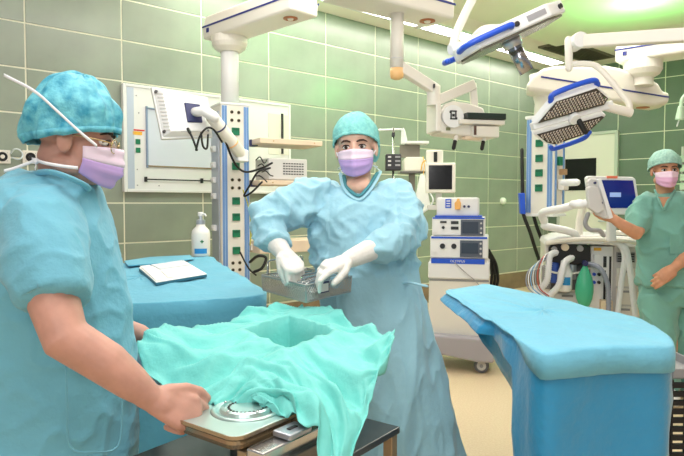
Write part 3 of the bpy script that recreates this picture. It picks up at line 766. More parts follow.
# hem band of the sleeve, pocket
hc = P(54.5, 297, 1.34); ax = (P(54.5, 297, 1.34) - P(53, 285, 1.355)).normalized(); x_, y_ = frame_of(ax)
G().loft([[hc + ax * dz + (x_ * math.cos(t) + y_ * math.sin(t)) * rr for t in [2 * math.pi * k / 32 for k in range(32)]] for dz, rr in ((-.014, .0725), (-.012, .0745), (.006, .0745), (.006, .066), (-.01, .066))], cap=False).out('sleeve_hem', SCRUB, nu, world=True, smooth=True)
neck = [P(88, 190, 1.55), P(86, 186, 1.49), P(70, 178, 1.455), P(50, 172, 1.47), P(36, 174, 1.52), P(30, 178, 1.6)]
G().tube(spline(neck, 6), .009, 8, flat=.6).out('neckband', SCRUB, nu, world=True, smooth=True)

pkt = [P(x, y, d) for x, y, d in ((66, 364, 1.395), (96, 357, 1.40), (121, 360, 1.455), (122, 405, 1.46), (118, 446, 1.455), (92, 452, 1.395), (70, 446, 1.39), (67, 405, 1.385))]
G().tube(spline(pkt + [pkt[0]], 4), .0025, 6, ends=False).out('pocket_seam', SCRUB, nu, world=True, smooth=True)

# ================= man at the anaesthesia machine (right)
YM = 4.05
mn = thing('person', 'man in green scrubs with pale cap and pink mask beside the anaesthesia machine', 'person', (P(672, 390, YM).x, YM, 0))
HM3 = headM(P(665, 170, 4.02), (-.18, -1, 0), 4, 0)
g = G(); head_prims(g, HM3)
g.tube([HM3 @ V((0, -.015, -.06)), P(666, 194, 4.07), P(667, 202, 4.08)], [.056, .058, .08], 18)
g.loft(rings_px([(195, 668, 14, .08, 4.08), (200, 669, 26, .10, 4.08), (220, 670, 27, .12, 4.08), (260, 670, 24, .12, 4.08), (290, 671, 25, .12, 4.08)]))
g.tube([P(645, 205, 4.06), P(641, 224, 4.0), P(636, 233, 3.92), P(624, 226, 3.9), P(613, 218.5, 3.9)], [.055, .05, .046, .038, .029], 16)
hr = P(613, 218.5, 3.9)
hand_prims(g, hr, P(603, 214, 3.93) - hr, V((0, -.9, -.4)), 1, [(20, 25, 15), (22, 28, 18), (24, 30, 18), (26, 30, 20)], None, 1.02, 1.1)
g.tube([P(694, 207, 4.08), P(699, 228, 4.05), P(692, 248, 3.98), P(682, 261, 3.9), P(674, 268, 3.86)], [.058, .052, .048, .040, .03], 16)
hl = P(674, 268, 3.86)
hand_prims(g, hl, P(661, 278, 3.84) - hl, V((-.2, -.95, .2)), -1, [(25, 30, 20), (30, 35, 20), (34, 38, 22), (38, 40, 25)], [(.8, .2, -.4), (.95, .0, -.3), (1, 0, -.3)], 1.05, 1.12)
for px, fx, dy in ((660, 668, -.02), (680, 688, .05)):
    a_ = P(px, 290, 4.06 + dy); b_ = P(fx, 345, 4.02 + dy); c_ = P(fx - 2, 396, 4.05 + dy)
    g.tube([a_, b_, V((c_.x, c_.y, .08))], [.085, .06, .045], 14)
    g.tube([V((c_.x, c_.y + .03, .045)), V((c_.x - .03, c_.y - .15, .035))], [.042, .036], 12)
me = remesh(g, .0055, 3); finish(me, 'body', SKIN_M, mn, True, world=True)
face_parts(mn, HM3)
mt, _ = mask_part(mn, HM3, mat('mask_light_pink', (240, 212, 234), .7), MASKM)
cap = capshape(mn, HM3, CAPM, (0, -.012, .026), (.100, .118, .110), (.010, .36), amp=.004, folds=26)
for s in (-1, 1):
    G().tube([HM3 @ V((s * .072, .03, -.028)), HM3 @ V((s * .083, -.02, .01)), HM3 @ V((s * .086, -.03, .04))], .003, 8, flat=.5).out('tie', STRAP, mt, world=True, smooth=True)
g = G()
g.loft(rings_px([(194, 668, 16, .09, 4.09), (197, 668, 27, .115, 4.08), (203, 669, 31, .13, 4.07), (225, 670, 31.5, .145, 4.06), (250, 670, 30, .145, 4.06), (275, 670, 31, .15, 4.06), (284, 670, 32, .155, 4.06)], 44))
g.tube([P(646, 204, 4.06), P(640, 216, 4.02), P(638, 224, 3.98)], [.078, .078, .07], 20)
g.tube([P(693, 205, 4.08), P(698, 222, 4.05), P(699, 232, 4.03)], [.08, .078, .075], 20)
me = remesh(g, .009, 3); displace(me, lambda c, n: .008 * ridged(V((c.x, c.y, c.z * .5)), 8) + .012 * puck(V((c.x, c.y, c.z * .6)), 10) + .014 * crease(c, 9) - .004); finish(me, 'scrub_top', SCRUBG, mn, True, world=True)
# V neckline
vp = [P(655, 190, 4.0), P(659, 200, 3.93), P(663.5, 209, 3.915), P(668, 201, 3.925), P(675, 190, 4.0)]
G().tube(spline(vp, 6), .008, 8, flat=.6).out('neckband', SCRUBG, mn, world=True, smooth=True)
G().prism([P(658, 197, 3.938), P(663.5, 208, 3.918), P(670, 197, 3.938)], (0, .004, 0)).out('neck_opening', SKIN_M, mn, world=True)
G().prism([P(670, 234, 3.905), P(690, 234, 3.91), P(690, 254, 3.91), P(670, 254, 3.905)], (0, .006, 0)).out('chest_pocket', SCRUBG, mn, world=True, bevel=.002)
g = G()
g.loft(rings_px([(276, 670, 27, .13, 4.06), (292, 670, 29, .14, 4.06), (304, 670, 29.5, .135, 4.06)], 44))
for px, kx, fx, dy in ((659, 661, 668, -.02), (682, 686, 690, .05)):
    a_ = P(px, 296, 4.06 + dy); b_ = P(kx, 340, 4.01 + dy); c_ = P(fx - 3, 385, 4.05 + dy)
    g.tube([a_, a_.lerp(b_, .5), b_, c_], [.115, .11, .098, .085], 22, ends=False)
me = remesh(g, .009, 3); displace(me, lambda c, n: .012 * ridged(V((c.x, c.y, c.z * .5)), 7) + .012 * puck(V((c.x, c.y, c.z * .6)), 9) + .016 * crease(c, 8) - .004); finish(me, 'trousers', SCRUBG, mn, True, world=True)

# clogs
CLOG = mat('white_clog', (226, 226, 222), .45)
def clog(root, p, d):
    d = V((d[0], d[1], 0)).normalized(); p = V((p[0], p[1], 0))
    s_ = G().tube([p - d * .07 + V((0, 0, .052)), p + d * .03 + V((0, 0, .052)), p + d * .13 + V((0, 0, .045)), p + d * .17 + V((0, 0, .038))], [.05, .053, .048, .036], 16, flat=1.0).out('clog', CLOG, root, world=True, smooth=True)
    for v in s_.data.vertices:
        v.co.z = max(v.co.z, .004 - root.location.z)
for sgn in (-1, 1):
    ft = P(402 + sgn * 24, 527, 2.46); clog(wo, (ft.x, ft.y), (-.1, -1))
h_ = P(48, 540, 1.6)
for sy in (-.09, .09): clog(nu, (h_.x, 1.6 + sy), (1, 0))
for fx, dy in ((668, -.02), (688, .05)):
    c_ = P(fx - 2, 396, 4.05 + dy); clog(mn, (c_.x, c_.y), (-.2, -1))
# ------------------------------------------------------------------ equipment
def wall_s(px): return (8 * 606 / (1036 - px) - 5.316) / .6539
def wall_z(px, py): return CH + (203 - py) * (8 * 606 / (1036 - px)) / 600
class Dev:
    def __init__(s, name, label, cat, pxc, Y, rotz=0, group=None):
        s.pxc, s.Y = pxc, Y
        s.root = thing(name, label, cat, ((pxc - 342) / 600 * Y, Y, 0), math.radians(rotz), group); s.k = Y / 600
    def X(s, px): return (px - s.pxc) * s.k
    def Z(s, py): return CH + (203 - py) * s.k
    def p(s, px, py, d=0): return V((s.X(px), d, s.Z(py)))
    def box(s, nm, x0, x1, y0, y1, d0, d, m, bevel=.004, par=None, **kw):
        return G().box((s.X((x0 + x1) / 2), d0 + d / 2, s.Z((y0 + y1) / 2)), (abs(s.X(x1) - s.X(x0)), d, abs(y1 - y0) * s.k)).out(nm, m, par or s.root, bevel=bevel, **kw)
    def disc(s, nm, px, py, r, d0, d, m, par=None, seg=20):
        c = s.p(px, py, d0); return G().cyl(c, c + V((0, d, 0)), r * s.k, seg).out(nm, m, par or s.root, smooth=False, bevel=0)
    def tube(s, nm, pts, r, m, par=None, n=6, seg=10, flat=1.0):
        return G().tube(spline([s.p(*q) for q in pts], n), r, seg, flat=flat).out(nm, m, par or s.root, smooth=True)
    def poly(s, nm, pts, d0, d, m, par=None, bevel=.004, seg=2):
        return G().prism([s.p(x, y, d0) for x, y in pts], (0, d, 0)).out(nm, m, par or s.root, bevel=bevel, seg=seg)
def text_on(par, s, M, size, m, nm='lettering'):
    c = bpy.data.curves.new(nm, 'FONT'); c.body = s; c.size = size; c.align_x = 'CENTER'; c.align_y = 'CENTER'; c.extrude = .0005
    o = bpy.data.objects.new(nm, c); COL.objects.link(o); dg = bpy.context.evaluated_depsgraph_get()
    me = bpy.data.meshes.new_from_object(o.evaluated_get(dg)); bpy.data.objects.remove(o); me.transform(M)
    return finish(me, nm, m, par)
FRONTM = Matrix.Rotation(math.pi / 2, 4, 'X')
# ---- white service panel on the tiled wall
wp = thing('wall_service_panel', 'large white framed service panel on the green tiled wall behind the nurse', 'wall panel', O1 + V((0, 0, 1.427)), R1)
s0, s1, z0, z1 = -.02, 1.77, 0, .945
WZ = lambda px, py: wall_z(px, py) - 1.427
G().box(((s0 + s1) / 2, -.035, z1 / 2), (s1 - s0, .05, z1)).out('board', WHITE, wp, bevel=.006)
for nm, a, b, c, d in (('frame', s0 + .03, s0 + .05, .03, z1 - .03),): pass
for x in (s0 + .012, s1 - .012): G().box((x, -.064, z1 / 2), (.024, .012, z1)).out('frame_bar', WHITE, wp, bevel=.003)
for zz in (.012, z1 - .012): G().box(((s0 + s1) / 2, -.064, zz), (s1 - s0 - .05, .012, .024)).out('frame_bar', WHITE, wp, bevel=.003)
G().box((s0 + .065, -.0615, z1 / 2), (.06, .004, z1 - .06)).out('edge_strip', mat('bluish_alu', (196, 208, 226), .35, .3), wp)
ra, rb, rz0, rz1 = .19, 1.06, .235, .75
G().box(((ra + rb) / 2, -.061, (rz0 + rz1) / 2), (rb - ra, .004, rz1 - rz0)).out('recess_board', mat('pale_blue_board', (208, 214, 228), .4), wp)
for x in (ra, rb): G().box((x, -.068, (rz0 + rz1) / 2), (.016, .018, rz1 - rz0 + .03)).out('recess_edge', mat('blue_grey_trim', (140, 158, 186), .4, .3), wp, bevel=.002)
for zz, mm in ((rz0, mat('bronze_trim', (150, 132, 104), .4, .4)), (rz1, mat('blue_grey_trim', (140, 158, 186), .4, .3))):
    G().box(((ra + rb) / 2, -.068, zz), (rb - ra + .016, .018, .012)).out('recess_edge', mm, wp, bevel=.002)
rd = G().cyl((.17, -.085, .115), (1.06, -.085, .115), .006, 10).out('slide_rod', BLACK, wp, smooth=True)
for x in (.17, .72, 1.05): G().box((x, -.078, .115), (.018, .03, .045)).out('rod_clip', BLACK, rd, bevel=.002)
G().box((.105, -.062, .52), (.085, .003, .03)).out('sticker', YELLOW, wp); G().box((.12, -.0625, .547), (.1, .003, .012)).out('sticker', RED, wp)
for zz in (.445, .37): G().box((.108, -.066, zz), (.042, .01, .045)).out('push_button', GREEN, wp, bevel=.003)
for x, zz in ((.1, .2), (.1, .06), (.12, .7), (.1, .85), (.3, .06), (.9, .06)): G().cyl((x, -.058, zz), (x, -.063, zz), .006, 10).out('screw', GREY, wp)
G().box((1.62, -.062, .62), (.26, .004, .42)).out('side_board', CREAM, wp, bevel=.001)
G().box((1.66, -.07, .63), (.02, .02, .42)).out('slot_rail', DARK, wp, bevel=.002)
# ---- wall sockets behind the nurse
def socket(px, py, label, sym):
    t = thing('wall_socket', label, 'socket', O1 + D1 * wall_s(px) + V((0, 0, wall_z(px, py))), R1, 'sockets on the tiled wall')
    G().box((0, -.014, 0), (.115, .018, .105)).out('plate', CREAM, t, bevel=.004)
    G().lathe([(.036, 0), (.036, .006), (.03, .008), (.02, .003)], (0, 0, 0), 24, Matrix.Translation((0, -.022, 0)) @ Matrix.Rotation(math.pi / 2, 4, 'X')).out('ring', BLACK, t)
    G().cyl((0, -.024, 0), (0, -.032, 0), .016, 16).out('contact', CREAM if sym else DARK, t)
    for a in (45, 135, 225, 315): G().cyl((.05 * math.cos(math.radians(a)) * 1.0, -.022, .045 * math.sin(math.radians(a))), (.05 * math.cos(math.radians(a)), -.0245, .045 * math.sin(math.radians(a))), .003, 8).out('screw', GREY, t)
    return t
socket(3, 157, 'white wall socket at the left edge of the photo', 1)
socket(31, 157.5, 'white wall socket behind the nurse\'s neck', 0)
socket(0, 205, 'lower white wall socket beside the nurse\'s shoulder', 1)
cb_ = [O1 + D1 * wall_s(x) + N1 * d + V((0, 0, wall_z(x, y))) for x, y, d in ((11, 154, .03), (14, 150, .07), (19, 151, .07), (22, 156, .06), (18, 160, .07), (12, 158, .03))]
tag(G().tube(spline(cb_, 6), .006, 8).out('socket_cable', mat('pale_cable', (220, 230, 235), .4), None, smooth=True), 'short pale cable looped between the two wall sockets', 'cable')
# small knob on the tiles
kb = O1 + D1 * wall_s(501) + V((0, 0, wall_z(501, 201)))
tag(G().ell((0, 0, 0), (.05, .04, .055), 16, 10, Matrix.Translation(kb + N1 * .03)).out('round_wall_button', mat('white_knob', (236, 236, 226), .4), None, smooth=True), 'small round white button on the tiles by the far corner', 'wall button')

# ---- ceiling beam helper
def beam(root, p, q, w, zb, h, stripe=True, rosette=None, nm='beam'):
    p, q = V((p[0], p[1], 0)), V((q[0], q[1], 0)); d = (q - p).normalized(); n = V((-d.y, d.x, 0))
    prof = [(-w / 2, 0), (w / 2, 0), (w / 2 * 1.04, h * .45), (w / 2 * .82, h), (-w / 2 * .82, h), (-w / 2 * 1.04, h * .45)]
    rings = [[V((x.x, x.y, zb)) + n * a + V((0, 0, b)) for a, b in prof] for x in (p, q)]
    b = G().loft(rings).out(nm, CREAM, root, world=True, bevel=.02, seg=3)
    if stripe:
        for s in (-1, 1):
            off = n * s * (w / 2 * 1.045); zz = zb + h * .46
            G().quadbox(p + off + V((0, 0, zz)), q + off + V((0, 0, zz)), q + off + V((0, 0, zz + .014)), p + off + V((0, 0, zz + .014)), n * s * .003).out('stripe', STRIPE, b, world=True)
            k = p + d * .07 + off + V((0, 0, zb + h * .22)); k2 = k + d * .035
            G().quadbox(k, k2, k2 + V((0, 0, .035)), k + V((0, 0, .035)), n * s * .004).out('badge', STRIPE, b, world=True)
    if rosette:
        c = p.lerp(q, rosette)
        r = G().lathe([(.055, 0), (.055, -.006), (.04, -.01), (.036, -.004)], (c.x, c.y, zb), 28).out('rosette', mat('copper_rosette', (176, 112, 78), .35, .5), b, world=True)
        G().lathe([(.024, -.003), (.02, -.014), (.008, -.016)], (c.x, c.y, zb), 18).out('rosette_hub', CREAM, r, world=True)
    return b
def column(root, w, z0, z1, outlets, holes, dx=0):
    # square supply column in root's frame, front face at -w/2
    body = G().box((0, 0, (z0 + z1) / 2), (w, w, z1 - z0)).out('column_body', CREAM, root, bevel=.008)
    for x in (-.38, .38):
        for dd in (-.045, .045): G().box(((x + dd) * w, -w / 2 - .004, (z0 + z1) / 2), (w * .075, .010, z1 - z0 - .03)).out('blue_rail', ALUB, root, bevel=.002)
        G().box((x * w, -w / 2 - .002, (z0 + z1) / 2), (w * .02, .006, z1 - z0 - .03)).out('rail_groove', mat('pale_rail', (205, 222, 244), .4), root)
    for zz in outlets:
        p = G().box((0, -w / 2 - .008, zz), (.066, .016, .062)).out('green_outlet', GREEN, root, bevel=.004)
        G().box((.0, -w / 2 - .0175, zz + .016), (.05, .004, .016)).out('outlet_flap', mat('green_flap', (16, 92, 66), .4), p, bevel=.001)
    for zz in holes:
        for x in (-.03, .03):
            o = G().lathe([(.014, 0), (.014, .005), (.010, .006), (.009, .001)], (0, 0, 0), 16, Matrix.Translation((x, -w / 2 - .0, zz)) @ Matrix.Rotation(math.pi / 2, 4, 'X')).out('gas_port', mat('bronze_port', (120, 104, 70), .4, .5), root)
            G().cyl((x, -w / 2 - .001, zz), (x, -w / 2 - .004, zz), .0095, 12).out('port_bore', BLACK, o)
    return body
# ---- left supply column
LC = V((-.95, 5.13, 0)); a30 = math.radians(30)
lp_ = thing('supply_column', 'left ceiling supply column with blue rails and green outlets above the long table', 'supply column', LC, a30)
zY = lambda y: 1.33 + (203 - y) * .00837
column(lp_, .25, .55, 2.147, [zY(y) for y in (132, 166.5, 201, 217, 233.5, 250.5)], [zY(y) for y in (113, 121, 180, 188, 263, 270)])
G().box((0, 0, 2.15), (.262, .262, .02)).out('top_cap', WHITE, lp_, bevel=.005)
G().box((-.131, 0, 1.34), (.012, .19, 1.5)).out('side_rail', mat('grey_rail', (176, 182, 196), .35, .4), lp_, bevel=.003)
for y in (149, 165, 180, 196, 228):
    c = G().box((-.15, .0, zY(y)), (.03, .07, .05)).out('rail_clip', WHITE, lp_, bevel=.006)
    G().cyl((-.16, -.02, zY(y)), (-.18, -.02, zY(y)), .012, 12).out('clip_knob', GREYW, c)
tb_ = G().cyl((0, 0, 2.15), (0, 0, 2.68), .075, 28).out('hanger_tube', WHITE, lp_, smooth=True)
G().lathe([(.09, 2.60), (.135, 2.635), (.15, 2.67), (.15, 2.73)], seg=32).out('swivel_neck', CREAM, lp_, smooth=False, bevel=.004)
pe = V((-.316, 4.51, 0)); dd = (pe - LC).normalized()
beam(lp_, LC - dd * .2, pe + dd * .06, .27, 2.72, .2, rosette=.86)
G().cyl((pe.x, pe.y, 2.9), (pe.x, pe.y, CEIL - .002), .1, 24).out('ceiling_tube', WHITE, lp_, smooth=True, world=True)
# shelves hung on the column
def shelf(zt, th, x0, x1, y0, y1, label, nm='shelf'):
    t = thing('wall_shelf', label, 'shelf', LC + V((0, 0, 0)), a30, 'shelves on the left supply column')
    G().box(((x0 + x1) / 2, (y0 + y1) / 2, zt - th / 2), (x1 - x0, y1 - y0, th)).out('board', WOODC, t, bevel=.006)
    G().box((.16, -.09, zt - th / 2 - .005), (.07, .1, .055)).out('bracket', NAVY if th < .08 else CREAM, t, bevel=.004)
    G().box((.145, .03, zt - .06), (.04, .1, .14)).out('hanger_block', GREYW, t, bevel=.004)
    for x in (x0 + .12, x1 - .08): G().cyl((x, y0 + .001, zt - th / 2), (x, y0 - .003, zt - th / 2), .006, 10).out('screw', BRASS, t)
    return t
shelf(1.865, .045, .14, .72, -.32, .06, 'upper beech shelf on the left supply column')
shelf(1.52, .04, .14, .66, -.3, .08, 'middle beech shelf carrying the grey grille device')
shelf(1.01, .10, .14, .86, -.30, .12, 'thick lower beech shelf behind the wire basket')
gd = thing('grille_device', 'grey electronic box with a slotted grille on the middle shelf', 'device', LC + Matrix.Rotation(a30, 3, 'Z') @ V((.42, -.11, 1.521)), a30)
G().box((0, 0, .095), (.36, .3, .18)).out('case', GREYW, gd, bevel=.008)
for i in range(5):
    for j in range(8): G().box((-.04 + j * .025, -.151, .055 + i * .022), (.018, .004, .008)).out('slot', DARK, gd)
for x in (-.15, .15): G().cyl((x, -.1, 0), (x, -.1, .01), .015, 10).out('foot', BLACK, gd)
def cable(name, label, pts, r=.006, m=BLACK, n=6, group=None, par=None):
    return G().tube(spline([P(*q) for q in pts], n), r, 8).out(name, m, par or lp_, smooth=True, world=True)
cable('power_cable', 'black cable draped over the left column front toward the shelf', [(212, 116, 4.6), (222, 128, 4.62), (228, 148, 4.72), (236, 165, 4.8), (246, 172, 4.86), (262, 168, 4.85), (272, 163, 4.86)], .009)
cable('power_cable', 'black cable looping from the middle shelf device down the column', [(270, 168, 4.82), (258, 172, 4.8), (250, 185, 4.82), (244, 196, 4.85), (252, 192, 4.84), (262, 182, 4.84)], .008)
cable('power_cable', 'black cable hanging from the lowest green outlet', [(240, 252, 4.92), (245, 262, 4.86), (250, 270, 4.84), (256, 275, 4.85)], .007)
cable('earth_cable', 'yellow green earth cable beside the left column', [(243, 190, 4.9), (248, 205, 4.9), (251, 225, 4.92), (250, 245, 4.92)], .005, mat('yellow_green_cable', (180, 180, 60), .5))
for i, (x0, y0) in enumerate(((256, 160), (258, 166), (262, 172), (256, 176))):
    cable('signal_cable', ['top', 'second', 'third', 'lowest'][i] + ' thin black cable bunched beside the grille device', [(x0, y0, 4.84), (x0 + 4, y0 - 3 + i, 4.82), (x0 + 8, y0 + 3, 4.84), (x0 + 11, y0 + i * 2, 4.88)], .005, group='cables bunched by the middle shelf')
cable('signal_cable', 'tangled black cable under the thick lower shelf', [(250, 262, 4.8), (258, 256, 4.7), (266, 258, 4.72), (262, 268, 4.7), (254, 272, 4.72)], .012)
# ---- monitor seen from the back on an arm
TL, TR, BRq, BLq = P(151, 86, 4.5), P(208, 97, 4.72), P(213, 137, 4.66), P(162, 139, 4.44)
mo = thing('wall_monitor', 'white flat monitor seen from behind on a jointed arm', 'monitor', (TL + BRq) / 2)
nrm = (TR - TL).cross(BLq - TL).normalized()
if nrm.y > 0: nrm = -nrm
def Bq(u, v, o=0): return TL.lerp(TR, u).lerp(BLq.lerp(BRq, u), v) + nrm * o
G().quadbox(TL, TR, BRq, BLq, -nrm * .035).out('bezel', WHITE, mo, world=True, bevel=.008)
def frustum(nm, u0, v0, u1, v1, i0, h, m, par=None):
    a = [Bq(u0, v0), Bq(u1, v0), Bq(u1, v1), Bq(u0, v1)]
    b = [Bq(u0 + i0, v0 + i0 * .6, h), Bq(u1 - i0, v0 + i0 * .6, h), Bq(u1 - i0, v1 - i0 * .6, h), Bq(u0 + i0, v1 - i0 * .6, h)]
    return G().loft([a, b]).out(nm, m, par or mo, world=True, bevel=.006)
bkc = frustum('back_cover', .02, .03, .98, .97, .13, .045, WHITE)
for i in range(11):
    v = .14 + i * .07
    a, b = Bq(.06, v, .018), Bq(.15, v + .02, .044); t = (Bq(.06, v + .022, .018) - a)
    G().quadbox(a, b, b + t, a + t, nrm * .004).out('vent_rib', GREYW, bkc, world=True)
for u, v in ((.05, .12), (.05, .88)): G().cyl(Bq(u, v, .012), Bq(u, v, .03), .011, 12).out('screw', DARK, bkc, world=True)
mp = frustum('mount_plate', .48, .28, .80, .72, .02, .058, NAVY)
G().quadbox(Bq(.35, .86, .03), Bq(.9, .86, .03), Bq(.9, .9, .03), Bq(.35, .9, .03), nrm * .012).out('port_strip', GREY, mo, world=True)
a1 = [Bq(.66, .48, .05), P(204, 111, 4.5), P(214, 117, 4.55)]
G().tube(a1, [.035, .04, .042], 14).out('tilt_head', WHITE, mo, world=True, smooth=True)
arm = G().tube([P(212, 117, 4.57), P(240, 153, 4.82)], .05, 18).out('arm', CREAM, mo, world=True, smooth=True)
for f in (.28, .72):
    c = P(212, 117, 4.57).lerp(P(240, 153, 4.82), f); t = (P(240, 153, 4.82) - P(212, 117, 4.57)).normalized()
    G().cyl(c - t * .006, c + t * .006, .0525, 20).out('arm_band', NAVY if f < .5 else ORANGE, arm, world=True, smooth=True)
G().quadbox(P(238, 148, 4.78), P(249, 150, 4.82), P(249, 162, 4.82), P(238, 161, 4.78), (-.08, .14, 0)).out('arm_clamp', WHITE, mo, world=True, bevel=.01)
for nm, pts in (('plug_cable', [(188, 129, 4.48), (192, 137, 4.46), (197, 150, 4.44)]), ('plug_cable', [(196, 150, 4.44), (200, 136, 4.43), (207, 128, 4.44), (214, 130, 4.47), (222, 142, 4.6)]), ('plug_cable', [(201, 133, 4.44), (203, 146, 4.44), (207, 148, 4.45), (208, 135, 4.46)])):
    G().tube(spline([P(*q) for q in pts], 6), [.012 if i < 4 and pts[0][0] == 188 else .008 for i in range((len(pts) - 1) * 6 + 1)], 8).out(nm, BLACK, mo, world=True, smooth=True)
# ---- middle ceiling arm with the camera carrier
pa, pb2 = V((-.05, 3.76, 0)), V((.70, 4.318, 0))
mc = thing('ceiling_boom', 'cream ceiling arm with drop tube and amber end cap over the gowned woman', 'ceiling boom', (.375, 4.09, 2.2))
beam(mc, pa, pb2, .27, 2.6, .2, rosette=.86)
G().cyl((pa.x + .05, pa.y + .04, 2.78), (pa.x + .05, pa.y + .04, CEIL - .002), .1, 24).out('ceiling_tube', WHITE, mc, smooth=True, world=True)
TX, TY = P(397, 40, 4.1).x, 4.1
G().cyl((TX, TY, 2.24), (TX, TY, 2.61), .046, 24).out('drop_tube', CREAM, mc, world=True, smooth=True)
G().cyl((TX, TY, 2.30), (TX, TY, 2.306), .0472, 24).out('tube_seam', GREYW, mc, world=True)
G().lathe([(.046, 2.24), (.047, 2.20), (.042, 2.175), (.02, 2.165)], (TX, TY, 0), 24).out('end_cap', ORANGE, mc, world=True, smooth=True)
def bar(root, nm, p, q, w, h, m, bevel=.008):
    p, q = V(p), V(q); t = (q - p).normalized(); x = t.cross(V((0, 0, 1))).normalized() if abs(t.z) < .97 else V((1, 0, 0)); y = x.cross(t)
    rings = [[c + x * a * w / 2 + y * b * h / 2 for a, b in ((-1, -1), (1, -1), (1, 1), (-1, 1))] for c in (p, q)]
    return G().loft(rings).out(nm, m, root, world=True, bevel=bevel, seg=3)
bar(mc, 'upper_arm', P(400, 67, 4.1), P(437, 91, 4.22), .06, .075, CREAM)
ej = G().cyl(P(433.5, 86, 4.22), P(433.5, 106, 4.22), .048, 22).out('elbow_joint', CREAM, mc, world=True, bevel=.006)
G().box(P(434, 86, 4.16), (.012, .03, .025)).out('joint_button', DARK, ej, world=True)
bar(mc, 'fore_arm', P(436, 101, 4.22), P(474, 84.5, 4.3), .06, .07, CREAM)
bar(mc, 'drop_bar', P(472.5, 83, 4.3), P(475, 113, 4.3), .05, .045, CREAM)
cr_ = Dev('camera_carrier', 'cream carrier unit with round housing, dark bar and two black grips', 'camera carrier', 466, 4.25, 12)
cr_.root.location.z = 0
cr_.box('side_plate', 432, 437.5, 104, 133, -.03, .2, CREAM, .01)
cr_.poly('housing', [(438, 134), (438, 112), (443, 105), (452, 102), (470, 104), (484, 108), (487, 116), (487, 126), (497, 130), (496, 139), (470, 137)], 0, .22, CREAM, bevel=.015, seg=3)
d_ = cr_.disc('round_cover', 450, 118, 11, -.03, .06, WHITE, seg=36)
for x, y, w, h in ((450, 113, 7, 1.3), (450, 120.5, 7, 1.3), (447.5, 117, 1.3, 7), (452.5, 117, 1.3, 7), (450, 117, 2.6, 2.6), (447, 114, 2, 2), (453, 120, 2, 2)):
    cr_.box('emblem', x - w / 2, x + w / 2, y - h / 2, y + h / 2, -.034, .005, DARK, 0, d_)
cr_.box('dark_bar', 462, 503.5, 114.5, 120.5, -.07, .09, mat('dark_green_bar', (28, 44, 40), .35), .004)
cr_.box('bar_tray', 455, 503, 121, 125.5, -.06, .1, CREAM, .006)
cr_.box('lower_block', 470, 498, 127, 138, -.05, .1, CREAM, .01)
cr_.box('block_gap', 470.5, 473, 127, 136, -.054, .01, mat('brown_gap', (90, 66, 56), .6), 0)
cr_.box('label_plate', 444, 448.5, 128.5, 131.5, -.004, .006, mat('olive_plate', (128, 132, 96), .5), 0)
cr_.box('foot_strip', 463, 482, 137, 139.5, -.02, .06, mat('peach_strip', (232, 212, 188), .5), .003)
for x in (452, 482):
    gp = cr_.tube('grip', [(x + 2, 141, 0), (x - 1.5, 149, -.03)], .014, BLACK, n=3)
    cr_.tube('grip_collar', [(x + 3, 138, .0), (x + 2, 141, 0)], .016, CREAM, gp, n=2)
bar(cr_.root, 'mount_neck', P(475, 112, 4.3), P(475, 120, 4.32), .05, .06, CREAM)
# ---- right supply column
def Yr(px): return 1 / (1 / 5.0 + (1 / 5.72 - 1 / 5.0) * (px - 527) / 141)
RC = V(((545 - 342) / 600 * 5.3, 5.3, 0))
rp = thing('supply_column', 'right ceiling supply column with swept cream housing beside the anaesthesia machine', 'supply column', RC, R2)
zR = lambda y: 1.33 + (203 - y) * 5.2 / 600
column(rp, .25, 1.23, 2.07, [zR(y) for y in (143.5, 158.5, 173, 188)], [])
for zz in (1.225, 2.075): G().box((0, 0, zz), (.27, .27, .025)).out('end_cap', WHITE, rp, bevel=.005)
for x in (-.08, .08): G().box((.128, x, 1.65), (.008, .03, .8)).out('blue_rail', ALUB, rp, bevel=.002)
for zz in (zR(160), zR(163)): G().box((.14, -.03, zz), (.03, .06, .05)).out('side_outlet', GREEN, rp, bevel=.004)
so = G().box((.16, .0, zR(185)), (.06, .1, .09)).out('side_mount', CREAM, rp, bevel=.008)
G().tube([(.17, -.03, zR(183)), (.30, -.06, zR(183))], .03, 16).out('side_lamp', WHITE, so, smooth=True)
G().box((.15, .02, zR(172)), (.05, .06, .05)).out('side_clip', mat('copper_clip', (190, 150, 110), .4, .3), rp, bevel=.004)
sil = [(526, 90), (527, 84), (533, 75), (543, 68), (556, 65), (606, 65), (620, 67.5), (633, 73), (648, 76), (659, 84), (663, 91), (669.5, 92.5), (669, 103), (655, 106), (600, 100)]
back = V((.26, .9, 0)) * .34
G().prism([P(x, y, Yr(x)) for x, y in sil], back).out('housing', CREAM, rp, world=True, bevel=.03, seg=3)
sp_ = [(541, 76), (669, 97)]
f_ = V((.418, -.909, 0)) * .004
a, b = P(541, 76, Yr(541)) + f_, P(669, 96.5, Yr(669)) + f_
G().quadbox(a, b, b - V((0, 0, .013)), a - V((0, 0, .013)), -f_ * .8).out('stripe', STRIPE, rp, world=True)
ro = P(646, 105, Yr(646)) + back * .45; G().lathe([(.06, .01), (.06, -.006), (.03, -.012)], ro, 24).out('rosette', mat('copper_rosette', (176, 112, 78), .35, .5), rp, world=True)
G().lathe([(.11, 2.06), (.10, 2.2), (.14, 2.36), (.15, 2.45)], seg=28).out('swivel_neck', CREAM, rp, smooth=True)
q0 = P(643, 60, 5.55); q1 = q0 + V((.70, -.62, 0)).normalized() * 1.5
beam(rp, q0 - (q1 - q0).normalized() * .2, q1, .3, 2.62, .22, nm='upper_beam')
G().cyl((q1.x, q1.y, 2.8), (q1.x, q1.y, CEIL - .062), .12, 24).out('ceiling_tube', WHITE, rp, smooth=True, world=True)
G().lathe([(.09, 2.40), (.09, 2.47), (.14, 2.50), (.165, 2.545), (.165, 2.64)], (q0.x, q0.y, 0), 30).out('upper_neck', CREAM, rp, world=True, bevel=.004)
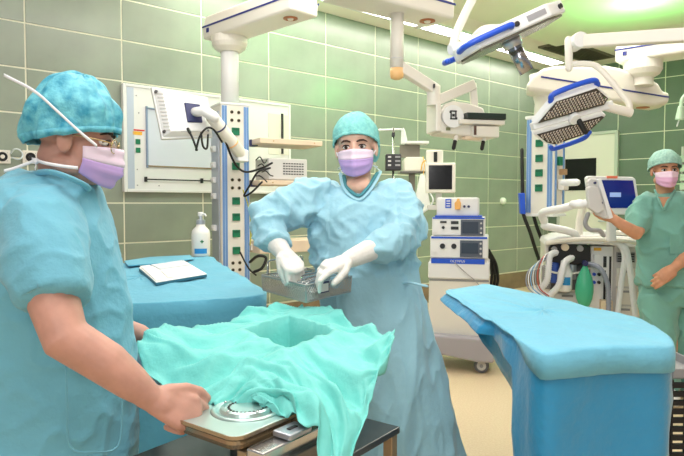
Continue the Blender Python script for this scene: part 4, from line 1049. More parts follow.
G().quadbox(P(519.5, 193, 5.2), P(525, 193, 5.2), P(526, 214, 5.2), P(521, 214, 5.2), (0, .05, 0)).out('hose_holder', BLUE, rp, world=True, bevel=.006)
for i, pts in enumerate(([(522, 150, 5.35), (522.5, 190, 5.3), (523, 212, 5.28), (530, 232, 5.3), (537, 254, 5.35), (545, 275, 5.4)], [(533, 214, 5.35), (538, 230, 5.35), (545, 247, 5.4), (552, 262, 5.4)])):
    cable('gas_hose', ['long black hose hanging left of the right supply column', 'short black hose below the right supply column'][i], pts, .016, par=rp)
# ---- surgical lamps
def hexlamp(name, label, c, a, n, L, W):
    t = thing(name, label, 'surgical lamp', c)
    a = V(a).normalized(); n = V(n); n = (n - a * n.dot(a)).normalized(); b = n.cross(a)
    return t, (lambda u, v, w=0: V(c) + a * u + b * v + n * w)
# upper lamp, seen edge-on
t, F_ = hexlamp('surgical_lamp', 'edge-on surgical lamp head with blue rail and chrome grip near the ceiling', P(507, 38, 3.2), (.91, .12, .42), (.45, .05, -.87), .3, .2)
hexa = [(-.30, .0), (-.24, .17), (.16, .2), (.30, .1), (.30, -.1), (.16, -.2), (-.24, -.17)]
G().prism([F_(u, v, -.06) for u, v in hexa], F_(0, 0, .07) - F_(0, 0, 0)).out('shell', WHITE, t, world=True, bevel=.012, seg=3)
gp_ = G().prism([F_(u * .93, v * .9, .009) for u, v in hexa], F_(0, 0, .012) - F_(0, 0, 0)).out('lens_plate', mat('lamp_glass_grey', (120, 116, 106), .2, .3), t, world=True, bevel=.003)
for sgn in (1, -1):
    pts = [F_(-.31, sgn * .12, -.02), F_(-.33, sgn * .13, -.025)] if 0 else [F_(-.31, sgn * .10, -.025), F_(-.28, sgn * .19, -.03), F_(-.08, sgn * .215, -.03), F_(-.05, sgn * .19, -.025)]
    G().tube(spline(pts, 6), .016, 10).out('blue_rail', BLUE, t, world=True, smooth=True)
hb = G().cyl(F_(.015, 0, .0), F_(.015, 0, .06), .05, 26).out('grip_base', ALU, t, world=True, smooth=True)
G().cyl(F_(.015, 0, .04), F_(.03, 0, .205), .038, 26).out('sterile_grip', mat('chrome', (170, 172, 180), .22, 1), t, world=True, smooth=True)
G().box((0, 0, 0), (.02, .02, .02), Matrix.Translation(F_(.05, -.04, .05))).out('latch', DARK, hb, world=True)
ft = G().cyl(F_(.27, -.09, -.05), F_(.27, -.09, -.062), .016, 14)
for u, v in ((-.02, .186), (.255, .132)): G().cyl(F_(u, v, -.025), F_(u + (.006 if u > 0 else 0), v + .012, -.025), .013, 14).out('side_button', DARK, t, world=True)
pl = G().quadbox(F_(.04, .190, -.04), F_(.14, .1975, -.04), F_(.14, .1975, -.012), F_(.04, .190, -.012), F_(0, .005, 0) - F_(0, 0, 0)).out('name_plate', mat('silver_plate', (176, 176, 182), .4, .5), t, world=True)
cw = [F_(.24, .0, -.04), P(556, 25, 3.35), P(545, 30, 3.4)]
yo = G().tube(spline([F_(-.05, .08, -.05), F_(-.15, .09, -.075), P(468, 46, 3.32)], 6), .022, 12).out('yoke', CREAM, t, world=True, smooth=True)
hub = G().cyl(P(450, 49.5, 3.28), P(468, 45.5, 3.32), .03, 20).out('yoke_joint', WHITE, t, world=True, bevel=.004)
G().tube(spline([P(453, 47, 3.3), P(457, 32, 3.32), P(465, 14, 3.34), P(476, -8, 3.36), P(490, -40, 3.4)], 6), .024, 14).out('swing_arm', CREAM, t, world=True, smooth=True)
tp_ = P(490, -40, 3.4); G().cyl(tp_, (tp_.x, tp_.y, CEIL - .002), .04, 20).out('ceiling_stem', CREAM, t, world=True, smooth=True)
# lower lamp, facing the room
t, F_ = hexlamp('surgical_lamp', 'split LED surgical lamp head with two lens fields in front of the right column', P(573, 117, 3.4), (.95, .1, .27), (.12, -.74, -.66), .3, .2)
up = [(-.215, .03), (-.12, .14), (.115, .155), (.2, .065), (.18, .03)]; dn = [(-.215, -.05), (-.15, -.125), (-.09, -.16), (.10, -.145), (.2, -.06), (.185, -.05)]
LF = mat('lens_field_dark', (70, 66, 64), .25, .2); LENSM = mat('led_lens', (226, 214, 204), .15, .4); LEDD = mat('led_core', (36, 34, 36), .2)
def inside(p, poly):
    r = False; j = len(poly) - 1
    for i in range(len(poly)):
        if (poly[i][1] > p[1]) != (poly[j][1] > p[1]) and p[0] < (poly[j][0] - poly[i][0]) * (p[1] - poly[i][1]) / (poly[j][1] - poly[i][1]) + poly[i][0]: r = not r
        j = i
    return r
for k, poly in enumerate((up, dn)):
    nv = F_(0, 0, 1) - F_(0, 0, 0)
    cx_ = sum(p[0] for p in poly) / len(poly); cy_ = sum(p[1] for p in poly) / len(poly)
    big = [(cx_ + (u - cx_) * 1.09, cy_ + (v - cy_) * 1.13) for u, v in poly]
    s_ = G().prism([F_(u, v, -.05) for u, v in big], nv * .052).out('lamp_shell', WHITE, t, world=True, bevel=.01, seg=3)
    ff = G().prism([F_(u, v, .001) for u, v in poly], nv * .006).out('lens_field', LF, t, world=True)
    gl_, gd_ = G(), G()
    i = 0
    for iy in range(-14, 15):
        for ix in range(-16, 17):
            u = ix * .0185 + (.00925 if iy % 2 else 0); v = iy * .0165
            if all(inside((u + du, v + dv), poly) for du, dv in ((.009, 0), (-.009, 0), (0, .008), (0, -.008))):
                cc_ = F_(u, v, .007); gl_.tube([cc_, cc_ + nv * .004], [.0078, .0055], 7, ends=False)
                c2 = cc_ + nv * .0041 + (F_(.0025, .002, 0) - F_(0, 0, 0)); gd_.tube([c2, c2 + nv * .0012], [.0052, .004], 6, ends=False)
    o = gl_.out('led_lenses', LENSM, ff, world=True); o['kind'] = 'stuff'
    o = gd_.out('led_cores', LEDD, ff, world=True); o['kind'] = 'stuff'
G().tube(spline([F_(-.14, .135, -.02), F_(-.12, .18, -.02), F_(.09, .198, -.02), F_(.135, .16, -.02)], 6), .016, 10).out('blue_rail', BLUE, t, world=True, smooth=True)
G().tube(spline([F_(-.1, -.195, -.02), F_(-.07, -.215, -.02), F_(.1, -.2, -.02), F_(.14, -.165, -.02)], 6), .014, 10).out('blue_rail', BLUE, t, world=True, smooth=True)
bar(t, 'centre_bar', F_(-.24, -.004, -.02), F_(.25, -.004, -.02), .05, .045, WHITE)
hb = G().cyl(F_(.0, 0, .0), F_(.0, 0, .03), .034, 22).out('grip_base', WHITE, t, world=True, smooth=False, bevel=.004)
G().tube([F_(.02, -.01, .02), F_(.045, -.07, .07)], .016, 14).out('grip', BLACK, t, world=True, smooth=True)
yk = G().cyl(F_(.21, -.004, -.02), P(631.5, 113, 3.45), .026, 20).out('yoke_joint', CREAM, t, world=True, bevel=.004)
G().tube(spline([P(628.5, 114, 3.45), P(629, 104, 3.45), P(620, 92, 3.47), P(607, 76, 3.5), P(596, 66, 3.52), P(585, 64, 3.53), P(572, 64, 3.54)], 6), .0175, 14).out('yoke', CREAM, t, world=True, smooth=True)
G().tube([P(569, 68, 3.54), P(568.5, 40, 3.54)], .022, 16).out('drop_rod', CREAM, t, world=True, smooth=True)
jn = P(577, 42, 3.54); G().cyl(jn - V((0, .06, 0)), jn + V((0, .06, 0)), .045, 26).out('arm_joint', WHITE, t, world=True, bevel=.005)
bar(t, 'spring_arm', P(574, 42, 3.54), P(720, 33, 3.1), .06, .07, CREAM)
ea = P(720, 33, 3.1); G().cyl(ea, (ea.x, ea.y, CEIL - .062), .05, 20).out('ceiling_stem', CREAM, t, world=True, smooth=True)
# ---- endoscopy cart
c = Dev('electrosurgery_cart', 'cream wheeled cart stacked with electrosurgical units in the middle of the room', 'medical cart', 461, 4.72, -14)
c.X = lambda px: (px - 461) * 4.72 / 600 * 1.07
c.poly('base', [(429, 340), (431, 334), (492, 336), (495, 342), (492, 360), (478, 360), (430, 352)], -.1, .55, PUTTY, bevel=.02, seg=3)
c.poly('body', [(431, 336), (432, 262), (434, 256), (485, 258), (487, 264), (489, 338)], -.02, .42, CREAM, bevel=.015, seg=3)
c.box('body_gap', 432, 487, 279.5, 281.5, -.023, .01, GREY, 0)
c.box('upper_shelf', 431, 487.5, 262, 279, -.04, .44, WHITE, .012)
bd = c.box('blue_band', 434, 483, 258.5, 263.5, -.045, .02, BLUE, .002)
text_on(bd, 'OLYMPUS', Matrix.Translation(c.p(458.5, 261, -.0465)) @ FRONTM, .026, WHITE)
u1 = c.box('lower_unit', 433, 486, 236, 258, -.04, .42, WHITE, .01)
c.box('unit_stripe', 434, 485, 236.5, 238.5, -.043, .01, BLUE, 0, u1)
c.box('unit_display', 460.5, 481, 240, 257, -.044, .01, mat('slate_panel', (86, 92, 106), .3), .002, u1)
c.box('display_screen', 462, 477, 242.5, 253, -.048, .01, mat('slate_screen', (60, 68, 84), .2), .001, u1)
for x in (444.5, 455): c.disc('connector', x, 246, 2.6, -.05, .014, DARK, u1)
c.disc('power_knob', 437, 251, 1.8, -.05, .014, WHITE, u1)
for y in (243, 248, 253): c.disc('key', 479.3, y, 1.1, -.052, .012, GREYW, u1, 10)
u2 = c.box('upper_unit', 434.5, 483, 217, 235.5, -.03, .4, WHITE, .01)
c.box('unit_stripe', 435, 482.5, 217.3, 218.8, -.033, .01, BLUE, 0, u2)
c.box('unit_display', 461, 481.5, 219.5, 235, -.034, .01, mat('slate_panel', (86, 92, 106), .3), .002, u2)
c.box('display_screen', 462.5, 477, 221.5, 233, -.038, .01, mat('slate_screen', (60, 68, 84), .2), .001, u2)
for x0, x1, y0, y1 in ((442, 448, 221, 223), (452, 459, 221, 224), (452, 459, 226.5, 229.5)): c.box('connector', x0, x1, y0, y1, -.036, .012, DARK, .001, u2)
c.disc('connector', 445, 227.5, 1.5, -.038, .012, DARK, u2); c.disc('power_knob', 437, 231, 1.6, -.04, .014, WHITE, u2)
for y in (223, 228, 232.5): c.disc('key', 479.5, y, 1.0, -.042, .012, GREYW, u2, 10)
u3 = c.box('top_unit', 438.5, 477, 197.5, 216, 0, .34, WHITE, .012)
c.box('blue_label', 446.5, 452, 199, 208, -.004, .008, BLUE, 0, u3)
for y in (201, 203.5, 206): c.box('label_line', 447.5, 451, y - .5, y + .5, -.006, .006, WHITE, 0, u3)
c.poly('amber_flask', [(455.5, 209.5), (455, 203), (457, 201), (457.5, 198.5), (459.5, 198.5), (460, 201), (461, 203), (460.5, 209.5)], -.03, .03, mat('amber_liquid', (240, 178, 90), .3), u3, .004)
for x in (464, 468): c.disc('blue_key', x, 206.5, 1.3, -.012, .016, NAVY, u3)
c.box('paper_sheet', 437, 480, 215.6, 217, -.03, .38, BLUE, 0)
c.tube('pen_lead', [(456, 262, -.06), (466, 272, -.06), (474, 279, -.06), (482, 288, -.06)], .003, GREY)
for px, dpt in ((481, -.02), (436, -.02), (481, .38), (436, .38)):
    f = c.box('caster_fork', px - 2.5, px + 2.5, 358, 368, dpt - .02, .05, PUTTY, .004)
    w = G().cyl(c.p(px, 370, dpt - .025) , c.p(px, 370, dpt + .02), .058, 24); zc = c.Z(370)
    dz = .06 - zc
    for q in w.v: q.z += dz
    w.out('wheel', mat('grey_tyre', (96, 98, 104), .5), f, bevel=.004)
    h = G().cyl(c.p(px, 370, dpt - .032), c.p(px, 370, dpt - .02), .036, 20)
    for q in h.v: q.z += dz
    h.out('wheel_disc', GREYW, f)
    h = G().cyl(c.p(px, 370, dpt - .036), c.p(px, 370, dpt - .02), .014, 14)
    for q in h.v: q.z += dz
    h.out('axle', GREY, f)
    G().cyl((c.X(px), dpt, .06), (c.X(px), dpt, c.Z(357)), .014, 10).out('caster_stem', GREY, f)
for i, dx in enumerate((0, 3, 6)):
    cable('cart_cable', ['inner', 'middle', 'outer'][i] + ' black cable loop hanging on the cart side', [(487 + dx * .3, 250, 5.0), (490 + dx, 262 + i, 5.02), (492 + dx, 276 + 2 * i, 5.04), (489 + dx, 290 - i, 5.05), (486 + dx * .6, 286, 5.0)], .012, par=c.root)
# ---- monitor on its stand behind the woman
m_ = Dev('small_monitor', 'small cream monitor with black screen above the cart', 'monitor', 440, 5.75, -6)
m_.box('case', 425.5, 455, 163, 193, -.02, .12, CREAM, .012)
m_.box('screen', 428.5, 451.5, 165.5, 189.5, -.026, .012, SCREENB, .003)
m_.box('top_block', 426, 443, 150, 163, .02, .1, CREAM, .01); m_.box('dark_slot', 433.5, 437, 152, 162, .01, .012, BLACK, .002)
m_.box('neck', 436, 442, 192, 206, .03, .06, GREYW, .006)
m_.box('tray', 428, 452, 205, 210, -.02, .2, GREYW, .006)
m_.box('post', 437, 442, 209, 326, .05, .06, GREYW, .004); m_.box('foot', 424, 456, 326, 336, -.1, .36, GREYW, .01)
m_.tube('coiled_lead', [(430, 193, .0), (433, 200, -.02), (430, 207, 0), (424, 212, .02)], .008, HOSE)
m_.tube('yellow_lead', [(428, 160, .04), (423, 162, .04), (421, 170, .04)], .006, YELLOW)
# ---- infusion stand behind the woman
iv = Dev('infusion_stand', 'chrome infusion stand with crossbar behind the gowned woman', 'infusion stand', 393, 5.4, 0)
k = iv.k
pole = G().cyl((0, 0, .05), (0, 0, iv.Z(128)), .011, 16).out('pole', STEEL, iv.root, smooth=True)
iv.tube('crossbar', [(379, 130.5, 0), (393, 130, 0), (401, 130, 0), (404, 132, 0), (403.5, 136, 0)], .009, WHITE)
iv.box('top_clamp', 391.5, 394.5, 133, 137, -.02, .04, DARK, .003)
for i in range(5):
    a = 2 * math.pi * i / 5
    l = G().tube([(0, 0, .12), (.28 * math.cos(a), .28 * math.sin(a), .07)], .014, 10).out('foot_leg', STEEL, iv.root, smooth=True)
    G().cyl((.28 * math.cos(a), .28 * math.sin(a) - .012, .035), (.28 * math.cos(a), .28 * math.sin(a) + .012, .035), .035, 14).out('caster', BLACK, l)
pu = iv.box('pump_unit', 385, 400, 155, 171, -.1, .12, DARK, .008)
for y in (158, 162, 166): iv.box('pump_key', 387, 390, y - .8, y + .8, -.105, .01, GREYW, 0, pu); 
for y in (158, 162, 166): iv.box('pump_label', 394, 399, y - .9, y + .9, -.105, .01, GREY, 0, pu)
st = Dev('accessory_stand', 'grey equipment stand with white shelf and hanging paper beside the infusion pole', 'equipment stand', 411, 6.25, 0)
st.box('back_plate', 399.5, 419.5, 145, 158, 0, .03, mat('taupe_metal', (128, 122, 110), .4, .3), .003)
st.box('top_shelf', 404, 427, 142.5, 145, -.12, .2, WHITE, .004)
st.poly('hook', [(400, 145), (400.5, 132), (402.5, 128.5), (404.5, 132), (407, 144)], -.06, .03, WHITE, bevel=.005)
st.poly('device_box', [(403, 172), (402.5, 161), (405, 158), (420, 158), (424, 161), (424, 172)], -.12, .2, CREAM, bevel=.01)
st.box('tray', 399, 424, 172, 174, -.13, .24, DSTEEL, .003)
st.box('post', 409, 415, 173, 325, 0, .06, mat('taupe_metal', (128, 122, 110), .4, .3), .004); st.box('foot', 397, 427, 325, 334, -.15, .36, GREY, .01)
st.poly('paper_tag', [(418, 175), (422, 174), (428, 205), (421, 213), (414, 194)], -.16, .006, PAPER, bevel=0)
st.tube('tag_string', [(421, 158, -.13), (422, 166, -.155), (421, 176, -.157)], .004, YELLOW)
# ---- door in the far wall
dr_ = G().box((.64, -.03, 1.195), (.88, .05, 2.39)).out('door_1', mat('door_white', (226, 222, 212), .4), None, bevel=.006); dr_.location = CORNER; dr_.rotation_euler = (0, 0, R2); struct(dr_, 'white door with a dark window in the far wall')
G().box((.53, -.058, 1.78), (.52, .01, .5)).out('window_pane', SCREENB, dr_, bevel=.002)
for x in (.2, 1.085): G().box((x, -.035, 1.2), (.05, .07, 2.42)).out('door_frame', mat('door_frame_grey', (190, 196, 186), .4), dr_, bevel=.005)
G().box((.64, -.035, 2.41), (.93, .07, .05)).out('door_frame', mat('door_frame_grey', (190, 196, 186), .4), dr_, bevel=.005)
G().tube([(.98, -.06, 1.05), (.98, -.11, 1.05), (.86, -.11, 1.05)], .012, 10).out('door_handle', ALU, dr_, smooth=True)
# ---- anaesthesia machine
a = Dev('anaesthesia_machine', 'white anaesthesia machine with hoses, black breathing block and curved worktop', 'anaesthesia machine', 595, 4.65, -14)
a.box('base', 546, 640, 322, 346, -.06, .62, GREYW, .02)
for px in (552, 634):
    for dpt in (.0, .48): 
        G().cyl((a.X(px) - .02, dpt, .05), (a.X(px) + .02, dpt, .05), .05, 18).out('caster', BLACK, a.root)
        G().cyl((a.X(px), dpt, .05), (a.X(px), dpt, a.Z(344)), .015, 10).out('caster_stem', GREY, a.root)
a.box('left_cabinet', 549, 592, 262, 324, .1, .42, CREAM, .012)
a.box('left_frame', 548, 553, 244, 324, -.02, .5, CREAM, .01)
cp_ = a.box('centre_panel', 591, 612, 246, 324, -.02, .5, WHITE, .01)
a.box('yellow_sticker', 594, 601, 247.5, 250.5, -.024, .006, YELLOW, 0, cp_)
a.box('flow_knob_plate', 594, 600, 254, 267, -.04, .02, WHITE, .004, cp_)
for x0, x1, y0, y1 in ((603, 606, 256, 267), (603.5, 605.5, 270, 300), (608.5, 610.5, 256, 318)): a.box('rail_slot', x0, x1, y0, y1, -.024, .008, DARK, 0, cp_)
a.poly('side_unit', [(611, 324), (611, 246), (618, 241), (634, 243), (637, 250), (637, 324)], .02, .5, GREYW, bevel=.03, seg=4)
for y0, y1 in ((268, 286), (288, 304), (306, 322)): 
    dw = a.box('drawer', 616, 634, y0, y1, .008, .02, CREAM, .004)
    a.box('drawer_grip', 621, 629, y0 + 2, y0 + 4, -.002, .012, GREY, .002, dw)
a.poly('worktop', [(547, 246), (549, 240), (560, 236), (600, 234.5), (630, 237), (640, 242), (640, 247), (600, 244), (560, 244)], -.08, .6, WHITE, bevel=.012, seg=3)
a.tube('worktop_rail', [(549, 243, -.1), (570, 239, -.14), (600, 238, -.16), (625, 240, -.14), (639, 244, -.08)], .018, CREAM)
bb = a.poly('breathing_block', [(551, 262), (551, 248), (556, 243), (566, 244), (568, 240), (580, 241), (590, 246), (591, 263), (575, 265)], -.06, .2, BLACK, bevel=.008)
a.disc('valve_cap', 566, 247, 3.6, -.1, .06, mat('beige_valve', (214, 196, 170), .4), bb)
a.disc('valve_cap', 580, 248, 3.0, -.1, .06, GREY, bb); a.disc('valve_cap', 556, 249, 2.6, -.1, .06, GREY, bb)
for px, y0, y1, m in ((549.5, 266, 290, GREY), (557, 262, 284, mat('blue_canister', (60, 90, 170), .3)), (573.5, 262, 280, ALU)):
    G().lathe([(.03, a.Z(y1)), (.036, a.Z(y1) + .01), (.036, a.Z(y0) - .01), (.028, a.Z(y0))], (a.X(px), -.02, 0), 20).out('canister', m, a.root, smooth=False, bevel=.002)
ab = G().lathe([(.04, a.Z(291)), (.055, a.Z(288)), (.055, a.Z(272)), (.035, a.Z(266)), (.03, a.Z(260))], (a.X(566), -.1, 0), 24).out('absorber_jar', HOSE, a.root, smooth=True)
G().grid([[V((a.X(566) + .0555 * math.sin(t), -.1 - .0555 * math.cos(t), z)) for t in [-.7 + 1.4 * i / 8 for i in range(9)]] for z in (a.Z(284), a.Z(276))]).out('jar_label', mat('cyan_label', (40, 140, 205), .5), ab, solid=.001)
a.tube('rail', [(550, 271, -.1), (562, 273, -.12), (578, 272, -.1), (590, 268, -.04)], .008, CREAM)
def corr(nm, pts, r, m):
    sp = spline([a.p(*q) for q in pts], 14); rr = [r * (1.1 if i % 2 else .92) for i in range(len(sp))]
    G().tube(sp, rr, 12).out(nm, m, a.root, smooth=True)
corr('white_hose', [(557, 252, -.12), (551, 255, -.16), (549.5, 266, -.18), (548, 280, -.18), (540, 290, -.16), (530, 300, -.14)], .024, HOSE)
corr('white_hose', [(572, 257, -.12), (565, 261, -.17), (562, 272, -.19), (559, 284, -.19), (553, 292, -.17), (545, 300, -.14)], .024, HOSE)
corr('grey_hose', [(589, 263, -.08), (597, 266, -.12), (603, 276, -.13), (606, 290, -.12), (607, 312, -.1)], .018, GHOSE)
a.tube('white_tube', [(603, 240, -.1), (615, 243, -.12), (620, 255, -.12), (618, 280, -.1), (615, 316, -.08)], .022, HOSE)
a.tube('white_tube', [(608, 239, -.1), (620, 246, -.13), (625, 270, -.13), (629, 300, -.12), (633, 322, -.1)], .022, HOSE)
rows = [(1.0, 262), (2.2, 266), (4, 270), (6.5, 276), (8.2, 284), (8.4, 290), (7.2, 297), (4.5, 303), (1.5, 305.5)]
bg = G().lathe([(r * a.k * (1 + 0), a.Z(y)) for r, y in rows], (a.X(584), -.13, 0), 24, None, 1, .75).out('breathing_bag', mat('green_bag', (70, 180, 140), .35), a.root, smooth=True)
displace(bg.data, lambda c_, n_: .004 * ridged(V((c_.x, c_.y, c_.z * .3)), 22))
a.disc('bag_collar', 584, 262, 2.6, -.16, .06, NAVY)
a.box('lower_box', 600, 611, 299, 324, -.09, .1, mat('tan_box', (232, 210, 178), .5), .006)
for i in range(7):
    x = 545 - i * 2.3
    cable('monitoring_lead', ['innermost', 'second innermost', 'third', 'fourth', 'fifth', 'second outermost', 'outermost'][i] + ' pale monitoring lead coiled left of the anaesthesia machine', [(550, 252 + i, 4.6), (x, 256 + i * 2, 4.55), (x - 5, 272 + i, 4.52), (x - 3, 288, 4.5), (x + 6, 296, 4.48)], .0045, [HOSE, mat('red_lead', (190, 90, 90), .5), GHOSE, HOSE, mat('sky_lead', (120, 170, 210), .5), HOSE, GHOSE][i], par=a.root)
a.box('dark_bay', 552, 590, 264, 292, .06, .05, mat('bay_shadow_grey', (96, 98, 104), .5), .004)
for y in (296, 308): 
    dw = a.box('drawer', 553, 589, y, y + 10, .085, .02, WHITE, .004); a.box('drawer_grip', 566, 577, y + 2, y + 4, .075, .014, GREY, .002, dw)
for x, y, r in ((594.5, 274, 1.6), (599, 274, 1.6), (594.5, 282, 1.6), (599, 282, 1.6)): a.disc('flow_knob', x, y, r, -.045, .03, [BLUE, BLACK, GREEN, GREY][int(x + y) % 4], cp_, 14)
a.box('side_vent', 616, 633, 252, 262, .012, .012, GREY, .003)
for i in range(4): a.box('vent_slat', 617, 632, 253.2 + i * 2.4, 254.2 + i * 2.4, .004, .012, DARK, 0)
for px, m in ((604, WHITE), (622, CREAM)): a.box('top_tray', px - 8, px + 8, 231.5, 235.5, .1, .2, m, .006)
# monitor arm and monitors
ar = a.tube('monitor_arm', [(546, 222, -.1), (543, 214, -.15), (548, 211, -.18), (562, 208, -.2), (578, 203, -.15)], .03, WHITE)
a.tube('arm_elbow', [(546, 226, -.1), (556, 228, -.12), (572, 232, -.1), (578, 238, -.05)], .03, WHITE)
a.tube('arm_post', [(580, 240, 0), (581, 222, .02), (584, 206, .03)], .03, CREAM)
mv = Dev('patient_monitor', 'wide patient monitor with deep blue screen behind the man\'s arm', 'monitor', 613, 4.3, 0)
mv.poly('case', [(586, 178), (588, 176), (632, 177), (635, 179), (640.5, 212), (639, 215), (594, 214), (592, 212)], 0, .05, WHITE, bevel=.006)
mv.poly('screen', [(590, 180), (632, 180.5), (637, 208), (596, 208)], -.006, .01, mat('blue_screen', (14, 34, 118), .15, emit=.25), bevel=.001)
mv.box('message_box', 609, 620, 192.5, 197, -.009, .006, mat('screen_message', (150, 175, 225), .3, emit=.4), 0)
mv.box('alarm_light', 606, 616.5, 176, 178.5, -.008, .03, mat('orange_alarm', (235, 120, 90), .4), .002)
mv.box('neck', 611, 619, 212, 242, .03, .05, WHITE, .008)
m2 = Dev('control_screen', 'slim grey touch panel seen from the side in front of the blue monitor', 'monitor', 600, 3.72, 0)
m2.poly('case', [(587, 182), (590, 178.5), (598.5, 179.5), (611, 216), (606, 219), (597, 215), (588, 192)], 0, .03, GREYW, bevel=.006)
m2.poly('bezel', [(595.5, 179.5), (599.5, 179), (612, 217.5), (608, 219)], -.02, .05, WHITE, bevel=.004)
m2.poly('back_box', [(585, 188), (589, 186), (596, 188), (602, 210), (596, 214), (587, 208)], -.03, .04, GREYW, bevel=.006)
m2.disc('pivot', 600, 203, 1.3, -.02, .02, NAVY); m2.disc('pivot', 594, 183, 1.2, -.012, .02, NAVY)
m2.tube('bracket', [(587, 203, .02), (583, 205, .05), (579, 204, .1)], .025, WHITE)
m2.tube('cable_loop', [(590, 214, .03), (588, 224, .04), (593, 230, .04), (603, 231, .05), (608, 236, .06)], .014, GREY)
# ---- wire basket with instruments
zt = 1.055
bl, bf, brr = Q(262, 275, zt), Q(306, 285.5, zt), Q(351.5, 276.5, zt); bbk = bl + brr - bf
bs = thing('wire_basket', 'wire mesh instrument basket held over the turquoise wrap', 'basket', ((bl + brr) / 2) - V((0, 0, .06)))
WIRE = mat('basket_wire', (190, 190, 188), .3, .85)
cor = [bl, bf, brr, bbk]; cen_ = sum(cor, V()) / 4; Hb = .057
low = [cen_ + (q - cen_) * .97 - V((0, 0, Hb)) for q in cor]
for q, nm in ((cor, 'rim'), (low, 'base_ring')):
    for i in range(4): G().tube([q[i], q[(i + 1) % 4]], .0035, 8).out(nm, WIRE, bs, world=True, smooth=True)
for i in range(4): G().tube([cor[i], low[i]], .003, 8).out('corner_wire', WIRE, bs, world=True, smooth=True)
for i in range(4):
    g = G(); p0, p1, q0_, q1_ = cor[i], cor[(i + 1) % 4], low[i], low[(i + 1) % 4]
    n = max(16, int((p1 - p0).length / .014)); m = 4
    for k in range(-m, n + 1):                 # crossed diagonals
        for sg in (1, -1):
            a0 = k / n; a1 = (k + m) / n
            b0, b1 = 0, 1
            if a0 < 0: b0 = -a0 / (a1 - a0); a0 = 0
            if a1 > 1: b1 = 1 - (a1 - 1) / ((k + m) / n - k / n); a1 = 1
            if b1 - b0 < .05 or a0 >= 1: continue
            if sg < 0: a0, a1 = 1 - a0, 1 - a1
            A_ = p0.lerp(p1, a0).lerp(q0_.lerp(q1_, a0), b0); B_ = p0.lerp(p1, a1).lerp(q0_.lerp(q1_, a1), b1)
            g.tube([A_, B_], .0013, 4, ends=False)
    o = g.out('mesh_side', WIRE, bs, world=True); o['kind'] = 'stuff'
g = G()
for k in range(1, 26):
    f = k / 26; g.tube([low[0].lerp(low[1], f), low[3].lerp(low[2], f)], .0012, 4, ends=False); g.tube([low[0].lerp(low[3], f), low[1].lerp(low[2], f)], .0012, 4, ends=False)
o = g.out('mesh_floor', WIRE, bs, world=True); o['kind'] = 'stuff'
for e0, e1, pts in ((bl, bf, 0), (brr, bbk, 1)): pass
hA = [bl.lerp(bbk, .12), bl.lerp(bbk, .9)]; hB = [bf.lerp(brr, .25), bf.lerp(brr, .9)]
up_ = V((0, 0, .052))
for h_ in (hA, hB):
    G().tube([h_[0], h_[0] + up_ * .9, h_[0].lerp(h_[1], .06) + up_, h_[0].lerp(h_[1], .94) + up_, h_[1] + up_ * .9, h_[1]], .0042, 10).out('handle', STEEL, bs, world=True, smooth=True)
mid = bf.lerp(brr, .22)
tt = (brr - bf).normalized(); nn_ = V((tt.y, -tt.x, 0)); nn_ = nn_ if nn_.y < 0 else -nn_
tgq = G().quadbox(mid + nn_ * .006 + V((0, 0, .004)), mid + tt * .062 + nn_ * .006 + V((0, 0, .004)), mid + tt * .062 + nn_ * .006 - V((0, 0, .036)), mid + nn_ * .006 - V((0, 0, .036)), nn_ * .003).out('name_tag', NAVY, bs, world=True, bevel=.001)
G().quadbox(mid + tt * .006 + nn_ * .0095 + V((0, 0, -.004)), mid + tt * .056 + nn_ * .0095 + V((0, 0, -.004)), mid + tt * .056 + nn_ * .0095 - V((0, 0, .031)), mid + tt * .006 + nn_ * .0095 - V((0, 0, .031)), nn_ * .001).out('tag_paper', PAPER, tgq, world=True)
G().box((0, 0, 0), (.03, .02, .02), Matrix.Translation(bbk.lerp(bl, .45) + V((0, 0, .006)))).out('blue_clip', NAVY, bs, world=True, bevel=.004)
# contents
tin = thing('instrument_tin', 'shallow polished steel tin lying inside the wire basket', 'tin', cen_ - V((0, 0, .05)), math.atan2((brr - bf).y, (brr - bf).x) * 0)
ex, ey = (bf - bl).normalized(), (brr - bf).normalized()
def IB(u, v, z): return cen_ + ex * u + ey * v + V((0, 0, z))
G().loft([[IB(u * s, v * s, z) for u, v in ((-.1, -.06), (.1, -.06), (.1, .07), (-.1, .07))] for s, z in ((.95, -.05), (1, -.005), (1.03, -.004), (1.0, -.002), (.93, -.03))]).out('tin_body', STEEL, tin, world=True, bevel=.003)
for i in range(5):
    t = thing('forceps', 'steel ring-handled forceps ' + ['nearest the front corner of', 'second from the front in', 'lying across the middle of', 'second from the back in', 'at the back of'][i] + ' the basket', 'forceps', IB(-.12 + i * .055, 0, -.02), 0, 'forceps in the wire basket')
    u = -.13 + i * .06
    for s in (-1, 1):
        j = IB(u, .02 + .01 * (i % 2), .004)
        sh = G().tube(spline([IB(u + s * .012, -.09, -.002), IB(u + s * .008, -.04, .004), j, IB(u - s * .003, .09, .003)], 4), [.0032] * 13, 6).out('shank', STEEL, t, world=True, smooth=True)
        cc_ = IB(u + s * .016, -.1, -.002)
        G().tube([cc_ + ex * .011 * math.cos(q) + ey * .011 * math.sin(q) for q in [2 * math.pi * w / 14 for w in range(15)]], .0026, 6, ends=False).out('finger_ring', STEEL, sh, world=True, smooth=True)
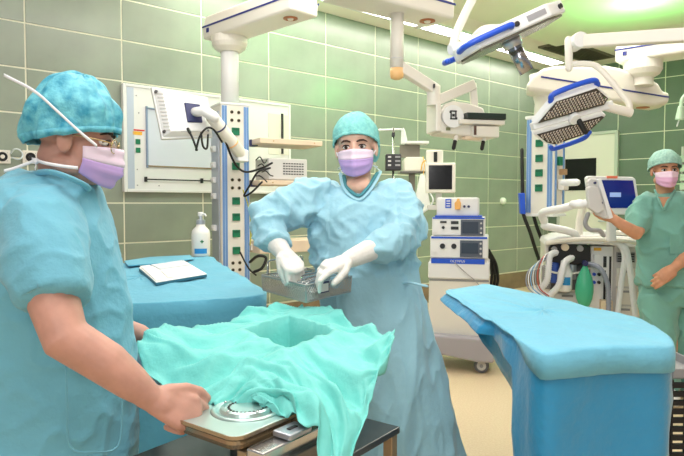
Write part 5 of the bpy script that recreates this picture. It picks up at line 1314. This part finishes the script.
# ---- things at the right edge
cr2 = Dev('storage_crate', 'black slatted plastic crate at the right edge beside the draped table', 'crate', 694, 2.25, 0)
for i in range(18): 
    y = 388 + i * 9
    cr2.box('slat', 676, 714, y - 2.6, y + 2.6, 0, .02, BLACK, .003); cr2.box('slat', 676, 714, y - 2.6, y + 2.6, .3, .02, BLACK, .003)
    G().box((cr2.X(677), .16, cr2.Z(y)), (.02, .3, 5.2 * cr2.k)).out('slat', BLACK, cr2.root, bevel=.003)
for x in (677, 695, 713): cr2.box('post', x - 2, x + 2, 382, 556, .005, .03, BLACK, .003); cr2.box('post', x - 2, x + 2, 382, 556, .29, .03, BLACK, .003)
cr2.box('crate_floor', 677, 713, 540, 544, .01, .3, BLACK, .002)
tr_ = Dev('grey_tray', 'grey plastic tray lying on top of the black crate', 'tray', 694, 2.27, 0)
tr_.box('tray_floor', 676, 712, 377, 381, .0, .3, GREY, .004)
for x in (676, 711): tr_.box('tray_side', x, x + 2, 368, 380, .0, .3, GREY, .003)
tr_.box('tray_front', 676, 713, 370, 380, -.005, .012, GREY, .003)
bx_ = Dev('cardboard_box', 'small tan box on the floor between the machine and the man', 'box', 638, 5.45, 0)
z330 = bx_.Z(308)
G().box((0, .1, z330 / 2), (.13, .2, z330)).out('carton', mat('tan_carton', (222, 192, 146), .7), bx_.root, bevel=.003)
G().box((0, .1, z330 + .001), (.03, .2, .002)).out('tape', mat('carton_tape', (200, 170, 120), .4), bx_.root)
ws = thing('wall_rack', 'pale slatted rack on the far wall at the right edge', 'rack', CORNER + D2 * 1.98 + V((0, 0, 1.5)), R2)
for i in range(4):
    G().box((.2, -.06, .06 + i * .13), (.42, .1, .1)).out('bin', mat('pale_bin', (188, 206, 190), .5), ws, bevel=.01)
for x in (0, .4): G().box((x, -.02, .3), (.03, .03, .66)).out('upright', GREYW, ws)
el = thing('exam_lamp', 'small pale lamp hood hanging at the right edge of the photo', 'lamp', P(681, 112, 4.6))
G().loft([[P(681 + r * math.cos(t), y, 4.6 + .012 * r * math.sin(t)) for t in [2 * math.pi * k / 20 for k in range(20)]] for y, r in ((106, 2.8), (107, 3.2), (119, 6), (120, 5.6))]).out('hood', LGREEN, el, world=True, bevel=.004)
G().tube(spline([P(681, 106, 4.6), P(683, 98, 4.6), P(692, 90, 4.6), P(704, 88, 4.6)], 5), .014, 10).out('arm', LGREEN, el, world=True, smooth=True)
G().tube([P(679, 120, 4.6), P(677, 126, 4.6)], .006, 8).out('pull_cord', WHITE, el, world=True, smooth=True)
st_ = P(704, 88, 4.6); G().cyl(st_, (st_.x, st_.y, CEIL - .062), .025, 16).out('stem', LGREEN, el, world=True, smooth=True)
